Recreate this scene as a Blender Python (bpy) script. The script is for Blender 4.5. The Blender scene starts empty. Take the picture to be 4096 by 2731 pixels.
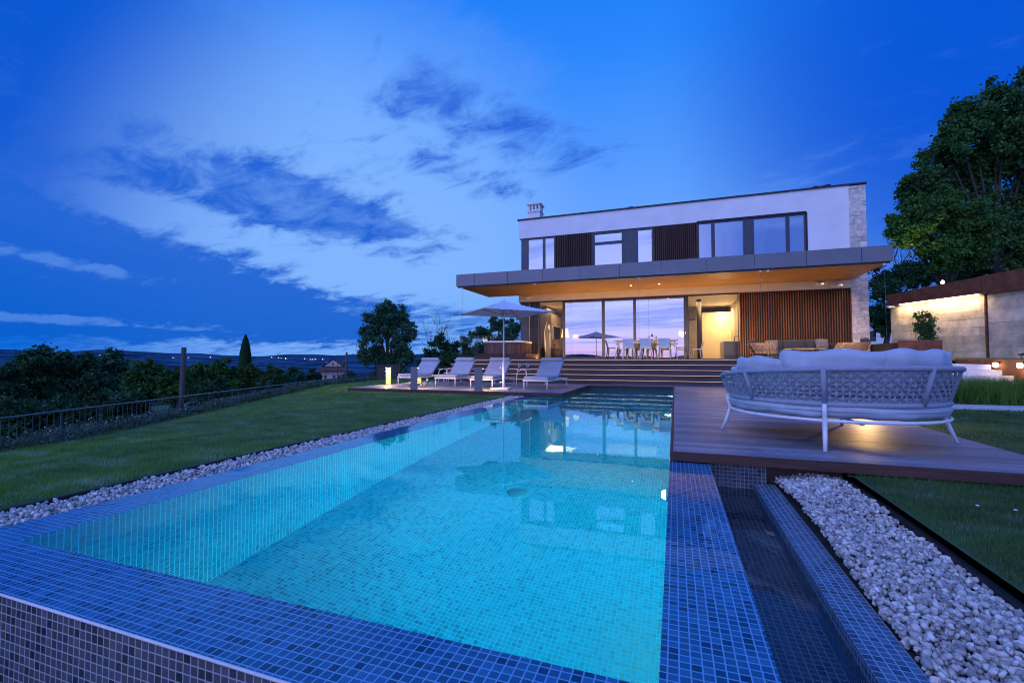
import bpy, math, random
import numpy as np
from mathutils import Vector, Matrix
random.seed(7); RNG = np.random.default_rng(11)
R = math.radians
sc = bpy.context.scene
COL = sc.collection
AA = R(19.7)
def at(lat, dep, z):
    """point given by sideways and forward distance from the tripod"""
    return Vector((lat*math.cos(AA)-dep*math.sin(AA), lat*math.sin(AA)+dep*math.cos(AA), z))

# ------------------------------------------------------------------ node helpers
class NT:
    def __init__(s, tree): s.t = tree; s.n = tree.nodes; s.l = tree.links
    def new(s, typ, **kw):
        n = s.n.new(typ)
        for k, v in kw.items(): setattr(n, k, v)
        return n
    def link(s, a, b): s.l.new(a, b)
    def setin(s, sock, v):
        if isinstance(v, bpy.types.NodeSocket): s.link(v, sock)
        else: sock.default_value = v
    def math(s, op, a, b=None, c=None, clamp=False):
        n = s.new('ShaderNodeMath', operation=op, use_clamp=clamp)
        s.setin(n.inputs[0], a)
        if b is not None: s.setin(n.inputs[1], b)
        if c is not None: s.setin(n.inputs[2], c)
        return n.outputs[0]
    def vmath(s, op, a, b=None):
        n = s.new('ShaderNodeVectorMath', operation=op)
        s.setin(n.inputs[0], a)
        if b is not None: s.setin(n.inputs[1], b)
        return n.outputs['Value'] if op in ('DOT_PRODUCT', 'LENGTH') else n.outputs[0]
    def scale(s, a, f):
        n = s.new('ShaderNodeVectorMath', operation='SCALE'); s.setin(n.inputs[0], a); s.setin(n.inputs[3], f); return n.outputs[0]
    def mix(s, f, a, b, mode='MIX'):
        n = s.new('ShaderNodeMix', data_type='RGBA', blend_type=mode)
        s.setin(n.inputs[0], f); s.setin(n.inputs[6], a); s.setin(n.inputs[7], b); return n.outputs[2]
    def ramp(s, f, stops, interp='LINEAR'):
        n = s.new('ShaderNodeValToRGB'); cr = n.color_ramp; cr.interpolation = interp
        while len(cr.elements) < len(stops): cr.elements.new(.5)
        for e, (p, c) in zip(cr.elements, stops):
            e.position = p; e.color = c if len(c) == 4 else (*c, 1)
        s.setin(n.inputs[0], f); return n.outputs[0]
    def rng(s, v, a, b, c=0., d=1., smooth=False):
        n = s.new('ShaderNodeMapRange'); n.interpolation_type = 'SMOOTHSTEP' if smooth else 'LINEAR'
        s.setin(n.inputs[0], v)
        for i, x in zip((1, 2, 3, 4), (a, b, c, d)): s.setin(n.inputs[i], x)
        return n.outputs[0]
    def noise(s, vec, scale, detail=3, rough=.5, dist=0., out=0):
        n = s.new('ShaderNodeTexNoise'); s.setin(n.inputs['Vector'], vec)
        n.inputs['Scale'].default_value = scale; n.inputs['Detail'].default_value = detail
        n.inputs['Roughness'].default_value = rough; n.inputs['Distortion'].default_value = dist
        return n.outputs[out]
    def sep(s, v):
        n = s.new('ShaderNodeSeparateXYZ'); s.setin(n.inputs[0], v); return n.outputs
    def comb(s, x, y, z):
        n = s.new('ShaderNodeCombineXYZ')
        for i, v in enumerate((x, y, z)): s.setin(n.inputs[i], v)
        return n.outputs[0]
def c3(r, g, b): return (r, g, b, 1.)
def srgb(r, g, b):
    f = lambda c: (c/255/12.92) if c/255 <= .04045 else ((c/255+.055)/1.055)**2.4
    return (f(r), f(g), f(b), 1.)

MATS = {}
def newmat(name):
    m = bpy.data.materials.new(name); m.use_nodes = True
    t = NT(m.node_tree); b = m.node_tree.nodes['Principled BSDF']
    MATS[name] = m
    return m, t, b
def bump(t, b, h, strength=.3, dist=.01):
    n = t.new('ShaderNodeBump'); n.inputs['Strength'].default_value = strength; n.inputs['Distance'].default_value = dist
    t.setin(n.inputs['Height'], h); t.link(n.outputs[0], b.inputs['Normal'])
def simple(name, col, rough=.5, metal=0., var=.12, scale=12, bmp=0., bscale=60, emit=None, estr=0., island=0., stretch=None, coat=0., spec=None):
    m, t, b = newmat(name)
    tc = t.new('ShaderNodeTexCoord').outputs['Object']
    v = tc
    if stretch:
        mp = t.new('ShaderNodeMapping'); mp.inputs['Scale'].default_value = stretch; t.link(tc, mp.inputs[0]); v = mp.outputs[0]
    n = t.noise(v, scale, 5, .6)
    dark = tuple(c*(1-var) for c in col[:3])+(1,); lite = tuple(min(1, c*(1+var)) for c in col[:3])+(1,)
    c = t.mix(t.rng(n, .3, .7), dark, lite)
    if island:
        g = t.new('ShaderNodeNewGeometry').outputs['Random Per Island']
        hsv = t.new('ShaderNodeHueSaturation'); t.setin(hsv.inputs['Value'], t.rng(g, 0, 1, 1-island, 1+island)); t.setin(hsv.inputs['Color'], c); c = hsv.outputs[0]
    t.setin(b.inputs['Base Color'], c)
    b.inputs['Roughness'].default_value = rough; b.inputs['Metallic'].default_value = metal
    b.inputs['Coat Weight'].default_value = coat
    if spec is not None: b.inputs['Specular IOR Level'].default_value = spec
    if bmp: bump(t, b, t.noise(v, bscale, 4, .6), bmp, .01)
    if emit: b.inputs['Emission Color'].default_value = emit; b.inputs['Emission Strength'].default_value = estr
    return m
def emis(name, col, s):
    m, t, b = newmat(name)
    b.inputs['Base Color'].default_value = col
    b.inputs['Emission Color'].default_value = col; b.inputs['Emission Strength'].default_value = s
    return m

# ------------------------------------------------------------------ materials
def tile_mat(name, pitch=.036, lo=(.045,.075,.11), hi=(.26,.33,.40), grout=(.62,.66,.72), coat=0., rough=.3, gw=.085, tint=(.2,.25,.3)):
    m, t, b = newmat(name)
    uv = t.new('ShaderNodeTexCoord').outputs['UV']
    s = t.scale(uv, 1/pitch)
    fr = t.vmath('FRACTION', s); fl = t.vmath('FLOOR', s)
    x, y, _ = t.sep(fr)
    dx = t.math('ABSOLUTE', t.math('SUBTRACT', x, .5)); dy = t.math('ABSOLUTE', t.math('SUBTRACT', y, .5))
    mx = t.math('MAXIMUM', dx, dy)
    g = t.rng(mx, .5-gw, .5-gw+.035, 0, 1, True)
    wn = t.new('ShaderNodeTexWhiteNoise', noise_dimensions='2D'); t.link(fl, wn.inputs['Vector'])
    v = wn.outputs['Value']
    big = t.noise(uv, 1.3, 3)
    c = t.ramp(v, [(0, lo), (.12, tuple(l*.45+h*.2 for l, h in zip(lo, hi))), (.3, tuple((l*.5+h*.5) for l, h in zip(lo, hi))), (.75, tuple(l*.35+h*.65 for l, h in zip(lo, hi))), (1, hi)])
    c = t.mix(.25, c, t.mix(t.rng(big, .3, .7), (*tint,1), tuple(x*1.7 for x in tint)+(1,)))
    c = t.mix(g, c, (*grout, 1))
    t.setin(b.inputs['Base Color'], c)
    t.setin(b.inputs['Roughness'], t.rng(g, 0, 1, rough, .8))
    bump(t, b, t.math('ADD', t.math('MULTIPLY', g, -1.), t.math('MULTIPLY', v, .25)), .35, .002)
    if coat:
        b.inputs['Coat Weight'].default_value = coat; b.inputs['Coat Roughness'].default_value = .015; b.inputs['Coat IOR'].default_value = 1.33
        b.inputs['Specular IOR Level'].default_value = .1
        tc = t.new('ShaderNodeTexCoord').outputs['Object']
        n = t.new('ShaderNodeBump'); n.inputs['Strength'].default_value = .08; n.inputs['Distance'].default_value = .02
        t.setin(n.inputs['Height'], t.noise(tc, 7, 2)); b.inputs['Coat Weight'].default_value = 0.; b.inputs['Specular IOR Level'].default_value = 0.
        gl = t.new('ShaderNodeBsdfGlossy'); gl.inputs['Roughness'].default_value = .015; gl.inputs['Color'].default_value = c3(.6,.88,1.); t.link(n.outputs[0], gl.inputs['Normal'])
        fr = t.new('ShaderNodeFresnel'); fr.inputs[0].default_value = 1.33; mx = t.new('ShaderNodeMixShader'); t.link(fr.outputs[0], mx.inputs[0]); t.link(b.outputs[0], mx.inputs[1]); t.link(gl.outputs[0], mx.inputs[2])
        t.link(mx.outputs[0], t.n['Material Output'].inputs[0])
    return m
tile_mat('tile_coping', lo=(.004,.022,.05), hi=(.035,.19,.33), grout=(.17,.40,.62), coat=1., tint=(.012,.10,.19))
tile_mat('tile_floor', lo=(.004,.09,.14), hi=(.03,.36,.46), grout=(.13,.56,.66), rough=.4, gw=.07, tint=(.03,.21,.32))
tile_mat('tile_kerb', lo=(.02,.05,.08), hi=(.10,.21,.29), grout=(.28,.40,.50), rough=.25, tint=(.04,.09,.14))
tile_mat('tile_pool', lo=(.004,.10,.15), hi=(.025,.33,.45), grout=(.30,.82,.93), rough=.4, tint=(.03,.21,.32))
tile_mat('tile_wall', lo=(.012,.016,.022), hi=(.15,.15,.16), grout=(.36,.37,.38), rough=.25, tint=(.07,.08,.1))

def water_mat(name, tint, bstr):
    m, t, b = newmat(name)
    m.node_tree.nodes.remove(b)
    g = t.new('ShaderNodeBsdfGlass'); g.inputs['Color'].default_value = tint; g.inputs['Roughness'].default_value = 0.; g.inputs['IOR'].default_value = 1.333
    tc = t.new('ShaderNodeTexCoord').outputs['Object']
    h = t.math('ADD', t.math('MULTIPLY', t.noise(tc, 2.2, 2, .5, .4), 1.), t.math('MULTIPLY', t.noise(tc, 9, 2), .22))
    n = t.new('ShaderNodeBump'); n.inputs['Strength'].default_value = bstr; n.inputs['Distance'].default_value = .05
    t.setin(n.inputs['Height'], h); t.link(n.outputs[0], g.inputs['Normal'])
    t.link(g.outputs[0], t.n['Material Output'].inputs[0])
    return m
water_mat('water', c3(.50,.97,.97), .018)
water_mat('water_dark', c3(.75,.88,.95), .03)

def pane_mat(name, base=.12, boost=.9, tint=c3(.93,.95,.97)):
    m, t, b = newmat(name); m.node_tree.nodes.remove(b)
    tr = t.new('ShaderNodeBsdfTransparent'); tr.inputs[0].default_value = tint
    gl = t.new('ShaderNodeBsdfGlossy'); gl.inputs['Roughness'].default_value = 0.; gl.inputs['Color'].default_value = c3(.95,.96,1)
    fr = t.new('ShaderNodeFresnel'); fr.inputs[0].default_value = 1.5
    f = t.math('ADD', t.math('MULTIPLY', fr.outputs[0], boost), base, clamp=True)
    tc = t.new('ShaderNodeTexCoord').outputs['Object']
    n = t.new('ShaderNodeBump'); n.inputs['Strength'].default_value = .015; n.inputs['Distance'].default_value = .05
    t.setin(n.inputs['Height'], t.noise(tc, .8, 1)); t.link(n.outputs[0], gl.inputs['Normal'])
    mx = t.new('ShaderNodeMixShader'); t.setin(mx.inputs[0], f); t.link(tr.outputs[0], mx.inputs[1]); t.link(gl.outputs[0], mx.inputs[2])
    t.link(mx.outputs[0], t.n['Material Output'].inputs[0]); return m
pane_mat('pane_mirror', .46, 1., c3(.62,.6,.6))
pane_mat('pane_upper', .42, 1., c3(.6,.62,.65))
pane_mat('pane_clear', .0, .35)
pane_mat('pane_fence', .05, 1.2, c3(.80,.92,.88))

def wood_boards(name, lo, hi, axis='x', rough=.6, isl=.3, spec=.3):
    m, t, b = newmat(name)
    tc = t.new('ShaderNodeTexCoord').outputs['Object']
    mp = t.new('ShaderNodeMapping'); t.link(tc, mp.inputs[0])
    mp.inputs['Scale'].default_value = {'x': (1.2, 26, 26), 'y': (26, 1.2, 26), 'z': (26, 26, 1.2)}[axis]
    rnd = t.new('ShaderNodeNewGeometry').outputs['Random Per Island']
    ofs = t.vmath('ADD', mp.outputs[0], t.comb(t.math('MULTIPLY', rnd, 97.), t.math('MULTIPLY', rnd, 31.), 0.))
    n = t.noise(ofs, 1.6, 6, .65, .6)
    big = t.noise(tc, .9, 3)
    c = t.mix(t.rng(n, .28, .72), lo, hi)
    c = t.mix(t.math('MULTIPLY', t.rng(big, .4, .7), .3), c, tuple(x*.55 for x in lo[:3])+(1,))
    hsv = t.new('ShaderNodeHueSaturation'); t.setin(hsv.inputs['Value'], t.rng(rnd, 0, 1, 1-isl, 1+isl)); t.setin(hsv.inputs['Color'], c)
    t.link(hsv.outputs[0], b.inputs['Base Color'])
    t.setin(b.inputs['Roughness'], t.rng(n, 0, 1, rough-.12, rough+.15)); b.inputs['Specular IOR Level'].default_value = spec
    bump(t, b, n, .35, .004)
    return m
wood_boards('deck_board', c3(.09,.098,.12), c3(.30,.32,.38), 'x', .5, .34, .45)
wood_boards('deck_board_y', c3(.15,.13,.125), c3(.36,.33,.32), 'y', .5, .22, .45)
wood_boards('fascia_wood', c3(.045,.02,.016), c3(.12,.055,.04), 'x', .6, .25)
wood_boards('step_wood', c3(.045,.033,.036), c3(.12,.09,.09), 'x', .6, .25)
wood_boards('slat_dark', c3(.045,.022,.018), c3(.13,.065,.045), 'z', .6, .25)
wood_boards('slat_warm', c3(.075,.028,.013), c3(.21,.088,.038), 'z', .55, .3)
wood_boards('soffit_wood', c3(.30,.135,.035), c3(.47,.235,.075), 'x', .45, .05)
wood_boards('teak', c3(.42,.22,.09), c3(.68,.40,.18), 'x', .4, .12)
wood_boards('tub_wood', c3(.10,.05,.04), c3(.22,.11,.085), 'z', .5, .15)
wood_boards('pole_wood', c3(.05,.04,.035), c3(.12,.1,.09), 'z', .85, .1)
simple('slat_back', c3(.012,.008,.006), .9)
simple('render_white', c3(.90,.87,.83), .85, var=.07, scale=1.1, bmp=.12, bscale=180)
simple('band_white', c3(.86,.76,.60), .8, var=.05, scale=3, bmp=.08, bscale=120)
simple('fascia_metal', c3(.17,.17,.185), .38, .35, var=.1, scale=1.2)
simple('dark_metal', c3(.03,.032,.038), .4, .3, var=.2, scale=6)
simple('frame_metal', c3(.065,.07,.085), .4, .3, var=.15, scale=4)
simple('roof_metal', c3(.035,.036,.042), .45, .3)
simple('white_paint', c3(.80,.80,.80), .35, var=.05, scale=9)
simple('white_plastic', c3(.78,.77,.74), .35, var=.04)
simple('dark_plastic', c3(.05,.05,.055), .4)
simple('grey_stone', c3(.68,.58,.48), .85, var=.28, scale=7, bmp=.5, bscale=35, island=.22)
simple('wall_stone', c3(.60,.50,.38), .85, var=.28, scale=3, bmp=.35, bscale=40, island=.22)
simple('mortar', c3(.20,.18,.15), .95, var=.2)
simple('white_stone', c3(.72,.70,.66), .75, var=.14, scale=5, bmp=.2, bscale=60)
simple('concrete', c3(.48,.49,.50), .8, var=.15, scale=6, bmp=.2, bscale=70)
simple('corten', c3(.17,.055,.025), .8, var=.45, scale=3.5, bmp=.25, bscale=40, island=.2)
simple('pebble', c3(.52,.49,.44), .75, var=.35, scale=25, bmp=.2, bscale=160, island=.45)
simple('soil', c3(.035,.028,.022), .95, var=.4, scale=12, bmp=.5, bscale=30)
simple('edging', c3(.012,.012,.014), .6, var=.2)
simple('fabric_grey', c3(.40,.42,.47), .9, var=.08, scale=6, bmp=.35, bscale=260)
simple('fabric_light', c3(.50,.53,.58), .92, var=.1, scale=5, bmp=.5, bscale=190)
simple('rope', c3(.34,.36,.42), .85, var=.15, scale=40, bmp=.5, bscale=260)
simple('sofa_fabric', c3(.034,.037,.055), .95, var=.15, scale=8, bmp=.3, bscale=200)
simple('brown_fabric', c3(.09,.065,.05), .95)
simple('pillow_fabric', c3(.13,.12,.14), .95, var=.12, bmp=.3, bscale=200)
simple('canopy_cloth', c3(.72,.73,.76), .85, var=.05, scale=4, bmp=.1, bscale=200)
simple('interior_wall', c3(.46,.38,.26), .9, var=.06, scale=2)
simple('interior_dark', c3(.05,.042,.035), .8, var=.2)
simple('interior_grey', c3(.24,.21,.17), .85, var=.12, scale=3)
simple('ceiling_paint', c3(.78,.70,.55), .9, var=.03)
simple('floor_stone', c3(.3,.27,.23), .5, var=.1)
simple('cabinet', c3(.72,.60,.38), .5, var=.04, scale=2)
simple('island_stone', c3(.10,.095,.095), .4, var=.5, scale=60)
simple('steel', c3(.35,.33,.32), .4, .7, var=.15)
simple('bronze', c3(.30,.23,.13), .42, .5, var=.2, scale=4)
simple('screen', c3(.012,.01,.014), .15)
simple('bottle_glass', c3(.008,.012,.01), .1)
simple('label_paper', c3(.8,.78,.7), .8)
simple('wine', c3(.08,.005,.01), .2)
simple('curtain', c3(.70,.72,.75), .9, var=.1, scale=3, stretch=(30,30,.6))
simple('curtain_dark', c3(.06,.045,.035), .9, var=.3, scale=2, stretch=(22,22,.3))
simple('tub_rim', c3(.72,.66,.60), .35, var=.05)
simple('bark', c3(.06,.048,.04), .95, var=.4, scale=9, bmp=.7, bscale=30)
simple('bark_bare', c3(.09,.085,.09), .95, var=.3)
simple('roof_tile', c3(.09,.05,.045), .9, var=.3, scale=20)
simple('old_plaster', c3(.55,.42,.36), .9, var=.2, scale=1.)
simple('picket', c3(.02,.022,.026), .6, .2)
simple('rail_metal', c3(.16,.18,.21), .35, .6)
simple('drain', c3(.03,.12,.17), .5)
simple('petal', c3(.75,.72,.8), .7)
emis('lamp_warm', c3(1.,.72,.36), 14)
emis('led_warm', c3(1.,.78,.42), 7)
emis('led_step', c3(1.,.62,.44), 1.4)
emis('lamp_white', c3(1.,.80,.52), 9)
emis('shade_warm', c3(1.,.62,.22), 2.2)
emis('bollard_glow', c3(1.,.62,.22), .5)
emis('pool_lamp', c3(.95,1.,1.), 40)
emis('far_light', c3(1.,.9,.75), 5)
emis('pendant', c3(1.,.85,.7), 6)
def glass_thin(name):
    return pane_mat(name, .08, .9, c3(.97,.98,.98))
glass_thin('thin_glass')

def leaf_mat(name, dark, lite, rough=.6, trans=.25, sc_=.5, pale=None):
    m, t, b = newmat(name)
    rnd = t.new('ShaderNodeNewGeometry').outputs['Random Per Island']
    tc = t.new('ShaderNodeTexCoord').outputs['Object']
    cl = t.noise(tc, sc_, 3, .6)
    f = t.math('ADD', t.math('MULTIPLY', rnd, .5), t.math('MULTIPLY', t.rng(cl, .35, .65), .5))
    c = t.mix(f, dark, lite)
    if pale:
        pn = t.noise(t.vmath('MULTIPLY', tc, (1.1, 2.6, 1.)), 1.3, 6, .68, .8)
        c = t.mix(t.math('MULTIPLY', t.rng(pn, .50, .66, 0, 1, True), .75), c, pale); c = t.mix(t.math('MULTIPLY', t.rng(pn, .48, .34, 0, 1, True), .6), c, tuple(x*.6 for x in dark[:3])+(1,))
    t.setin(b.inputs['Base Color'], c); b.inputs['Roughness'].default_value = rough; b.inputs['Specular IOR Level'].default_value = .25
    tl = t.new('ShaderNodeBsdfTranslucent'); t.setin(tl.inputs[0], c)
    mx = t.new('ShaderNodeMixShader'); mx.inputs[0].default_value = trans
    t.link(b.outputs[0], mx.inputs[1]); t.link(tl.outputs[0], mx.inputs[2]); t.link(mx.outputs[0], t.n['Material Output'].inputs[0])
    return m
leaf_mat('leaf_far', c3(.018,.06,.035), c3(.09,.26,.12))
leaf_mat('leaf_mid', c3(.02,.065,.015), c3(.115,.29,.05))
leaf_mat('leaf_tall', c3(.016,.055,.016), c3(.095,.24,.055))
leaf_mat('leaf_bright', c3(.03,.07,.012), c3(.13,.24,.03))
leaf_mat('leaf_dark', c3(.012,.042,.018), c3(.065,.19,.06))
leaf_mat('leaf_hedge', c3(.03,.06,.04), c3(.15,.22,.15), sc_=1.5)
leaf_mat('grass_blade', c3(.045,.14,.012), c3(.27,.50,.06), sc_=.9, pale=c3(.38,.54,.36))
leaf_mat('grass_dark', c3(.02,.06,.012), c3(.13,.25,.05), sc_=.9, pale=c3(.2,.3,.2))
leaf_mat('grass_long', c3(.04,.10,.012), c3(.17,.32,.04), sc_=1.2)

def lawn_mat():
    m, t, b = newmat('lawn')
    tc = t.new('ShaderNodeTexCoord').outputs['Object']
    a = t.noise(tc, 1.2, 5, .6); f = t.noise(tc, 60, 4, .7)
    c = t.mix(t.rng(a, .35, .65), c3(.012,.045,.012), c3(.045,.11,.03))
    c = t.mix(t.math('MULTIPLY', f, .6), c, c3(.12,.22,.08))
    t.setin(b.inputs['Base Color'], c); b.inputs['Roughness'].default_value = .95; bump(t, b, f, .8, .03)
lawn_mat()
def hill_mat():
    m, t, b = newmat('hill')
    tc = t.new('ShaderNodeTexCoord').outputs['Object']
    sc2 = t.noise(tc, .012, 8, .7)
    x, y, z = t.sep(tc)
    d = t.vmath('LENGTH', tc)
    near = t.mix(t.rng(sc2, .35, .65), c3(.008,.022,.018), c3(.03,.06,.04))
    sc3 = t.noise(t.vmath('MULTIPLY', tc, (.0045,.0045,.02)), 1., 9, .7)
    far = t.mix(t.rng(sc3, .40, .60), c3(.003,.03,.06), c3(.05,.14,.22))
    t.setin(b.inputs['Base Color'], t.mix(t.rng(d, 60, 1500), near, far)); b.inputs['Roughness'].default_value = 1.  # distance haze put into the colour: greenish near, bluer far away
    b.inputs['Specular IOR Level'].default_value = 0.
hill_mat()

# ------------------------------------------------------------------ mesh builder
def wloc(o):
    v = Vector((0, 0, 0))
    while o is not None: v += o.location; o = o.parent
    return v
class M:
    def __init__(s): s.v = []; s.f = []; s.uv = []; s.mi = []; s.sm = []
    def face(s, idx, uv, mi=0, sm=False): s.f.append(tuple(idx)); s.uv.extend(uv); s.mi.append(mi); s.sm.append(sm)
    def quad(s, p, mi=0, uv=None):
        i = len(s.v); s.v += [tuple(q) for q in p]
        if uv is None:
            a = Vector(p[1])-Vector(p[0]); n = a.cross(Vector(p[2])-Vector(p[0]))
            ax = max(range(3), key=lambda k: abs(n[k])); o = [k for k in range(3) if k != ax]
            uv = [(q[o[0]], q[o[1]]) for q in p]
        s.face(range(i, i+len(p)), uv, mi)
        return s
    def box(s, x0, x1, y0, y1, z0, z1, mi=0):
        i = len(s.v)
        s.v += [(x0,y0,z0),(x1,y0,z0),(x1,y1,z0),(x0,y1,z0),(x0,y0,z1),(x1,y0,z1),(x1,y1,z1),(x0,y1,z1)]
        for q, o in (((0,3,2,1),(0,1)),((4,5,6,7),(0,1)),((0,1,5,4),(0,2)),((2,3,7,6),(0,2)),((1,2,6,5),(1,2)),((3,0,4,7),(1,2))):
            s.face([i+k for k in q], [(s.v[i+k][o[0]], s.v[i+k][o[1]]) for k in q], mi)
        return s
    def obox(s, c, size, rz=0, mi=0, tilt=None):
        i0 = len(s.v); hx, hy, hz = (k/2 for k in size)
        s.box(-hx, hx, -hy, hy, -hz, hz, mi)
        m = Matrix.Translation(c) @ Matrix.Rotation(rz, 4, 'Z')
        if tilt is not None: m = m @ tilt
        s.v[i0:] = [tuple(m @ Vector(p)) for p in s.v[i0:]]
        return s
    def tube(s, pts, r, seg=8, closed=False, mi=0, cap=True, flat=None):
        pts = [Vector(p) for p in pts]; n = len(pts)
        rs = r if isinstance(r, (list, tuple)) else [r]*n
        i0 = len(s.v); prev = None
        for k, p in enumerate(pts):
            if closed: d = pts[(k+1) % n]-pts[k-1]
            else: d = pts[min(k+1, n-1)]-pts[max(k-1, 0)]
            d.normalize()
            if prev is None: u = d.orthogonal().normalized()
            else:
                u = prev-d*prev.dot(d)
                u = u.normalized() if u.length > 1e-6 else d.orthogonal().normalized()
            prev = u; w = d.cross(u)
            for j in range(seg):
                a = 2*math.pi*j/seg
                s.v.append(tuple(p+(u*math.cos(a)+w*math.sin(a))*rs[k]))
        for k in range(n if closed else n-1):
            for j in range(seg):
                a = i0+k*seg+j; b = i0+k*seg+(j+1) % seg; k2 = (k+1) % n
                c = i0+k2*seg+(j+1) % seg; d = i0+k2*seg+j
                s.face((a, b, c, d), [(0, 0)]*4, mi, True)
        if cap and not closed:
            s.face(range(i0+seg-1, i0-1, -1), [(0, 0)]*seg, mi); e = i0+(n-1)*seg
            s.face(range(e, e+seg), [(0, 0)]*seg, mi)
        return s
    def cyl(s, x, y, z0, z1, r, seg=16, mi=0, r2=None): return s.tube([(x, y, z0), (x, y, z1)], [r, r if r2 is None else r2], seg, mi=mi)
    def lathe(s, prof, c=(0, 0, 0), seg=24, mi=0, smooth=True):
        i0 = len(s.v)
        for r, z in prof:
            for j in range(seg):
                a = 2*math.pi*j/seg; s.v.append((c[0]+r*math.cos(a), c[1]+r*math.sin(a), c[2]+z))
        for k in range(len(prof)-1):
            for j in range(seg):
                s.face((i0+k*seg+j, i0+k*seg+(j+1) % seg, i0+(k+1)*seg+(j+1) % seg, i0+(k+1)*seg+j), [(0, 0)]*4, mi, smooth)
        return s
    def prism(s, poly, z0, z1, mi=0):
        i = len(s.v); n = len(poly)
        s.v += [(x, y, z0) for x, y in poly]+[(x, y, z1) for x, y in poly]
        s.face(range(i+n-1, i-1, -1), [poly[k] for k in range(n-1, -1, -1)], mi); s.face(range(i+n, i+2*n), poly, mi)
        for k in range(n):
            k2 = (k+1) % n; L = math.dist(poly[k], poly[k2])
            s.face((i+k, i+k2, i+n+k2, i+n+k), [(0, z0), (L, z0), (L, z1), (0, z1)], mi)
        return s
    def grid(s, fn, nu, nv, mi=0, sm=True, closed_u=False):
        i0 = len(s.v)
        for a in range(nu+1):
            for b in range(nv+1): s.v.append(tuple(fn(a/nu, b/nv)))
        for a in range(nu):
            for b in range(nv):
                i = i0+a*(nv+1)+b
                s.face((i, i+nv+1, i+nv+2, i+1), [(a/nu, b/nv)]*4, mi, sm)
        return s
    def pillow(s, frame, w, h, t, nu=14, nv=10, e=.42, wr=.012, seed=0, mi=0):
        """soft cushion: frame(a,b,c) maps box coordinates (metres) to the scene"""
        rnd = random.Random(seed); ph = [rnd.uniform(0, 6.28) for _ in range(6)]
        def surf(sgn):
            def fn(u, v):
                a = (u*2-1); b = (v*2-1)
                k = max(0., (1-abs(a)**3.2)*(1-abs(b)**3.2))**e
                pin = 1-.05*(abs(a)**2*abs(b)**2)
                wv = wr*(math.sin(a*7+ph[0]+b*3)+math.sin(b*9+ph[1]+a*2)+.6*math.sin(a*15+ph[2]))*(1-k*.5)*k
                return frame(a*w/2*pin*(1-.03*(1-abs(b))*abs(a)), b*h/2*pin+wr*math.sin(a*6+ph[3])*.8*(1 if b > 0 else 0)*b, sgn*(t/2*k)+wv*sgn*.6)
            return fn
        s.grid(surf(1), nu, nv, mi); s.grid(surf(-1), nu, nv, mi)
        return s
    def build(s, name, mats, parent=None, world=False, bevel=0., subd=0, smooth=False):
        me = bpy.data.meshes.new(name)
        V = s.v
        if world and parent is not None:
            o = wloc(parent); V = [(x-o.x, y-o.y, z-o.z) for x, y, z in V]
        me.from_pydata(V, [], s.f)
        for m in (mats if isinstance(mats, (list, tuple)) else [mats]): me.materials.append(MATS[m])
        uv = me.uv_layers.new(name='UVMap'); uv.data.foreach_set('uv', [c for p in s.uv for c in p])
        me.polygons.foreach_set('material_index', s.mi)
        me.polygons.foreach_set('use_smooth', [True]*len(s.f) if smooth else s.sm)
        me.update()
        ob = bpy.data.objects.new(name, me); COL.objects.link(ob)
        if parent is not None: ob.parent = parent
        if bevel:
            b = ob.modifiers.new('bevel', 'BEVEL'); b.width = bevel; b.segments = 2; b.limit_method = 'ANGLE'; b.angle_limit = R(40)
        if subd:
            b = ob.modifiers.new('subd', 'SUBSURF'); b.levels = subd; b.render_levels = subd
        return ob
def tag(o, label=None, cat=None, group=None, kind=None):
    if label: o['label'] = label
    if cat: o['category'] = cat
    if group: o['group'] = group
    if kind: o['kind'] = kind
    return o
def thing(name, label, cat, loc=(0, 0, 0), rz=0., group=None):
    o = bpy.data.objects.new(name, None); COL.objects.link(o); o.empty_display_size = .1
    o.location = loc; o.rotation_euler = (0, 0, rz)
    return tag(o, label, cat, group)
def copy_tree(o, parent=None):
    c = o.copy(); COL.objects.link(c)
    if parent is not None: c.parent = parent
    for ch in list(o.children): copy_tree(ch, c)
    return c
def struct(name, m, mats, **kw): return tag(m.build(name, mats, **kw), name.replace('_', ' '), kind='structure')
def npmesh(name, V, F, mat, parent=None, smooth=False):
    me = bpy.data.meshes.new(name)
    nv, (nf, k) = len(V), F.shape
    me.vertices.add(nv); me.vertices.foreach_set('co', np.asarray(V, np.float32).ravel())
    me.loops.add(nf*k); me.loops.foreach_set('vertex_index', F.astype(np.int32).ravel())
    me.polygons.add(nf); me.polygons.foreach_set('loop_start', np.arange(0, nf*k, k, dtype=np.int32))
    if smooth: me.polygons.foreach_set('use_smooth', np.ones(nf, bool))
    me.materials.append(MATS[mat]); me.update(calc_edges=True); me.validate()
    ob = bpy.data.objects.new(name, me); COL.objects.link(ob)
    if parent is not None: ob.parent = parent
    return ob
def lamp(name, typ, loc, energy, color, rot=(0, 0, 0), parent=None, **kw):
    l = bpy.data.lights.new(name, typ); l.energy = energy; l.color = color
    for k, v in kw.items(): setattr(l, k, v)
    o = bpy.data.objects.new(name, l); COL.objects.link(o); o.location = loc; o.rotation_euler = rot
    if parent is not None: o.parent = parent; o.location = Vector(loc)-wloc(parent)
    return o
WARM = (1., .66, .32)
def aim(o, d): o.rotation_euler = Vector(d).to_track_quat('-Z', 'Y').to_euler()

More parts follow.
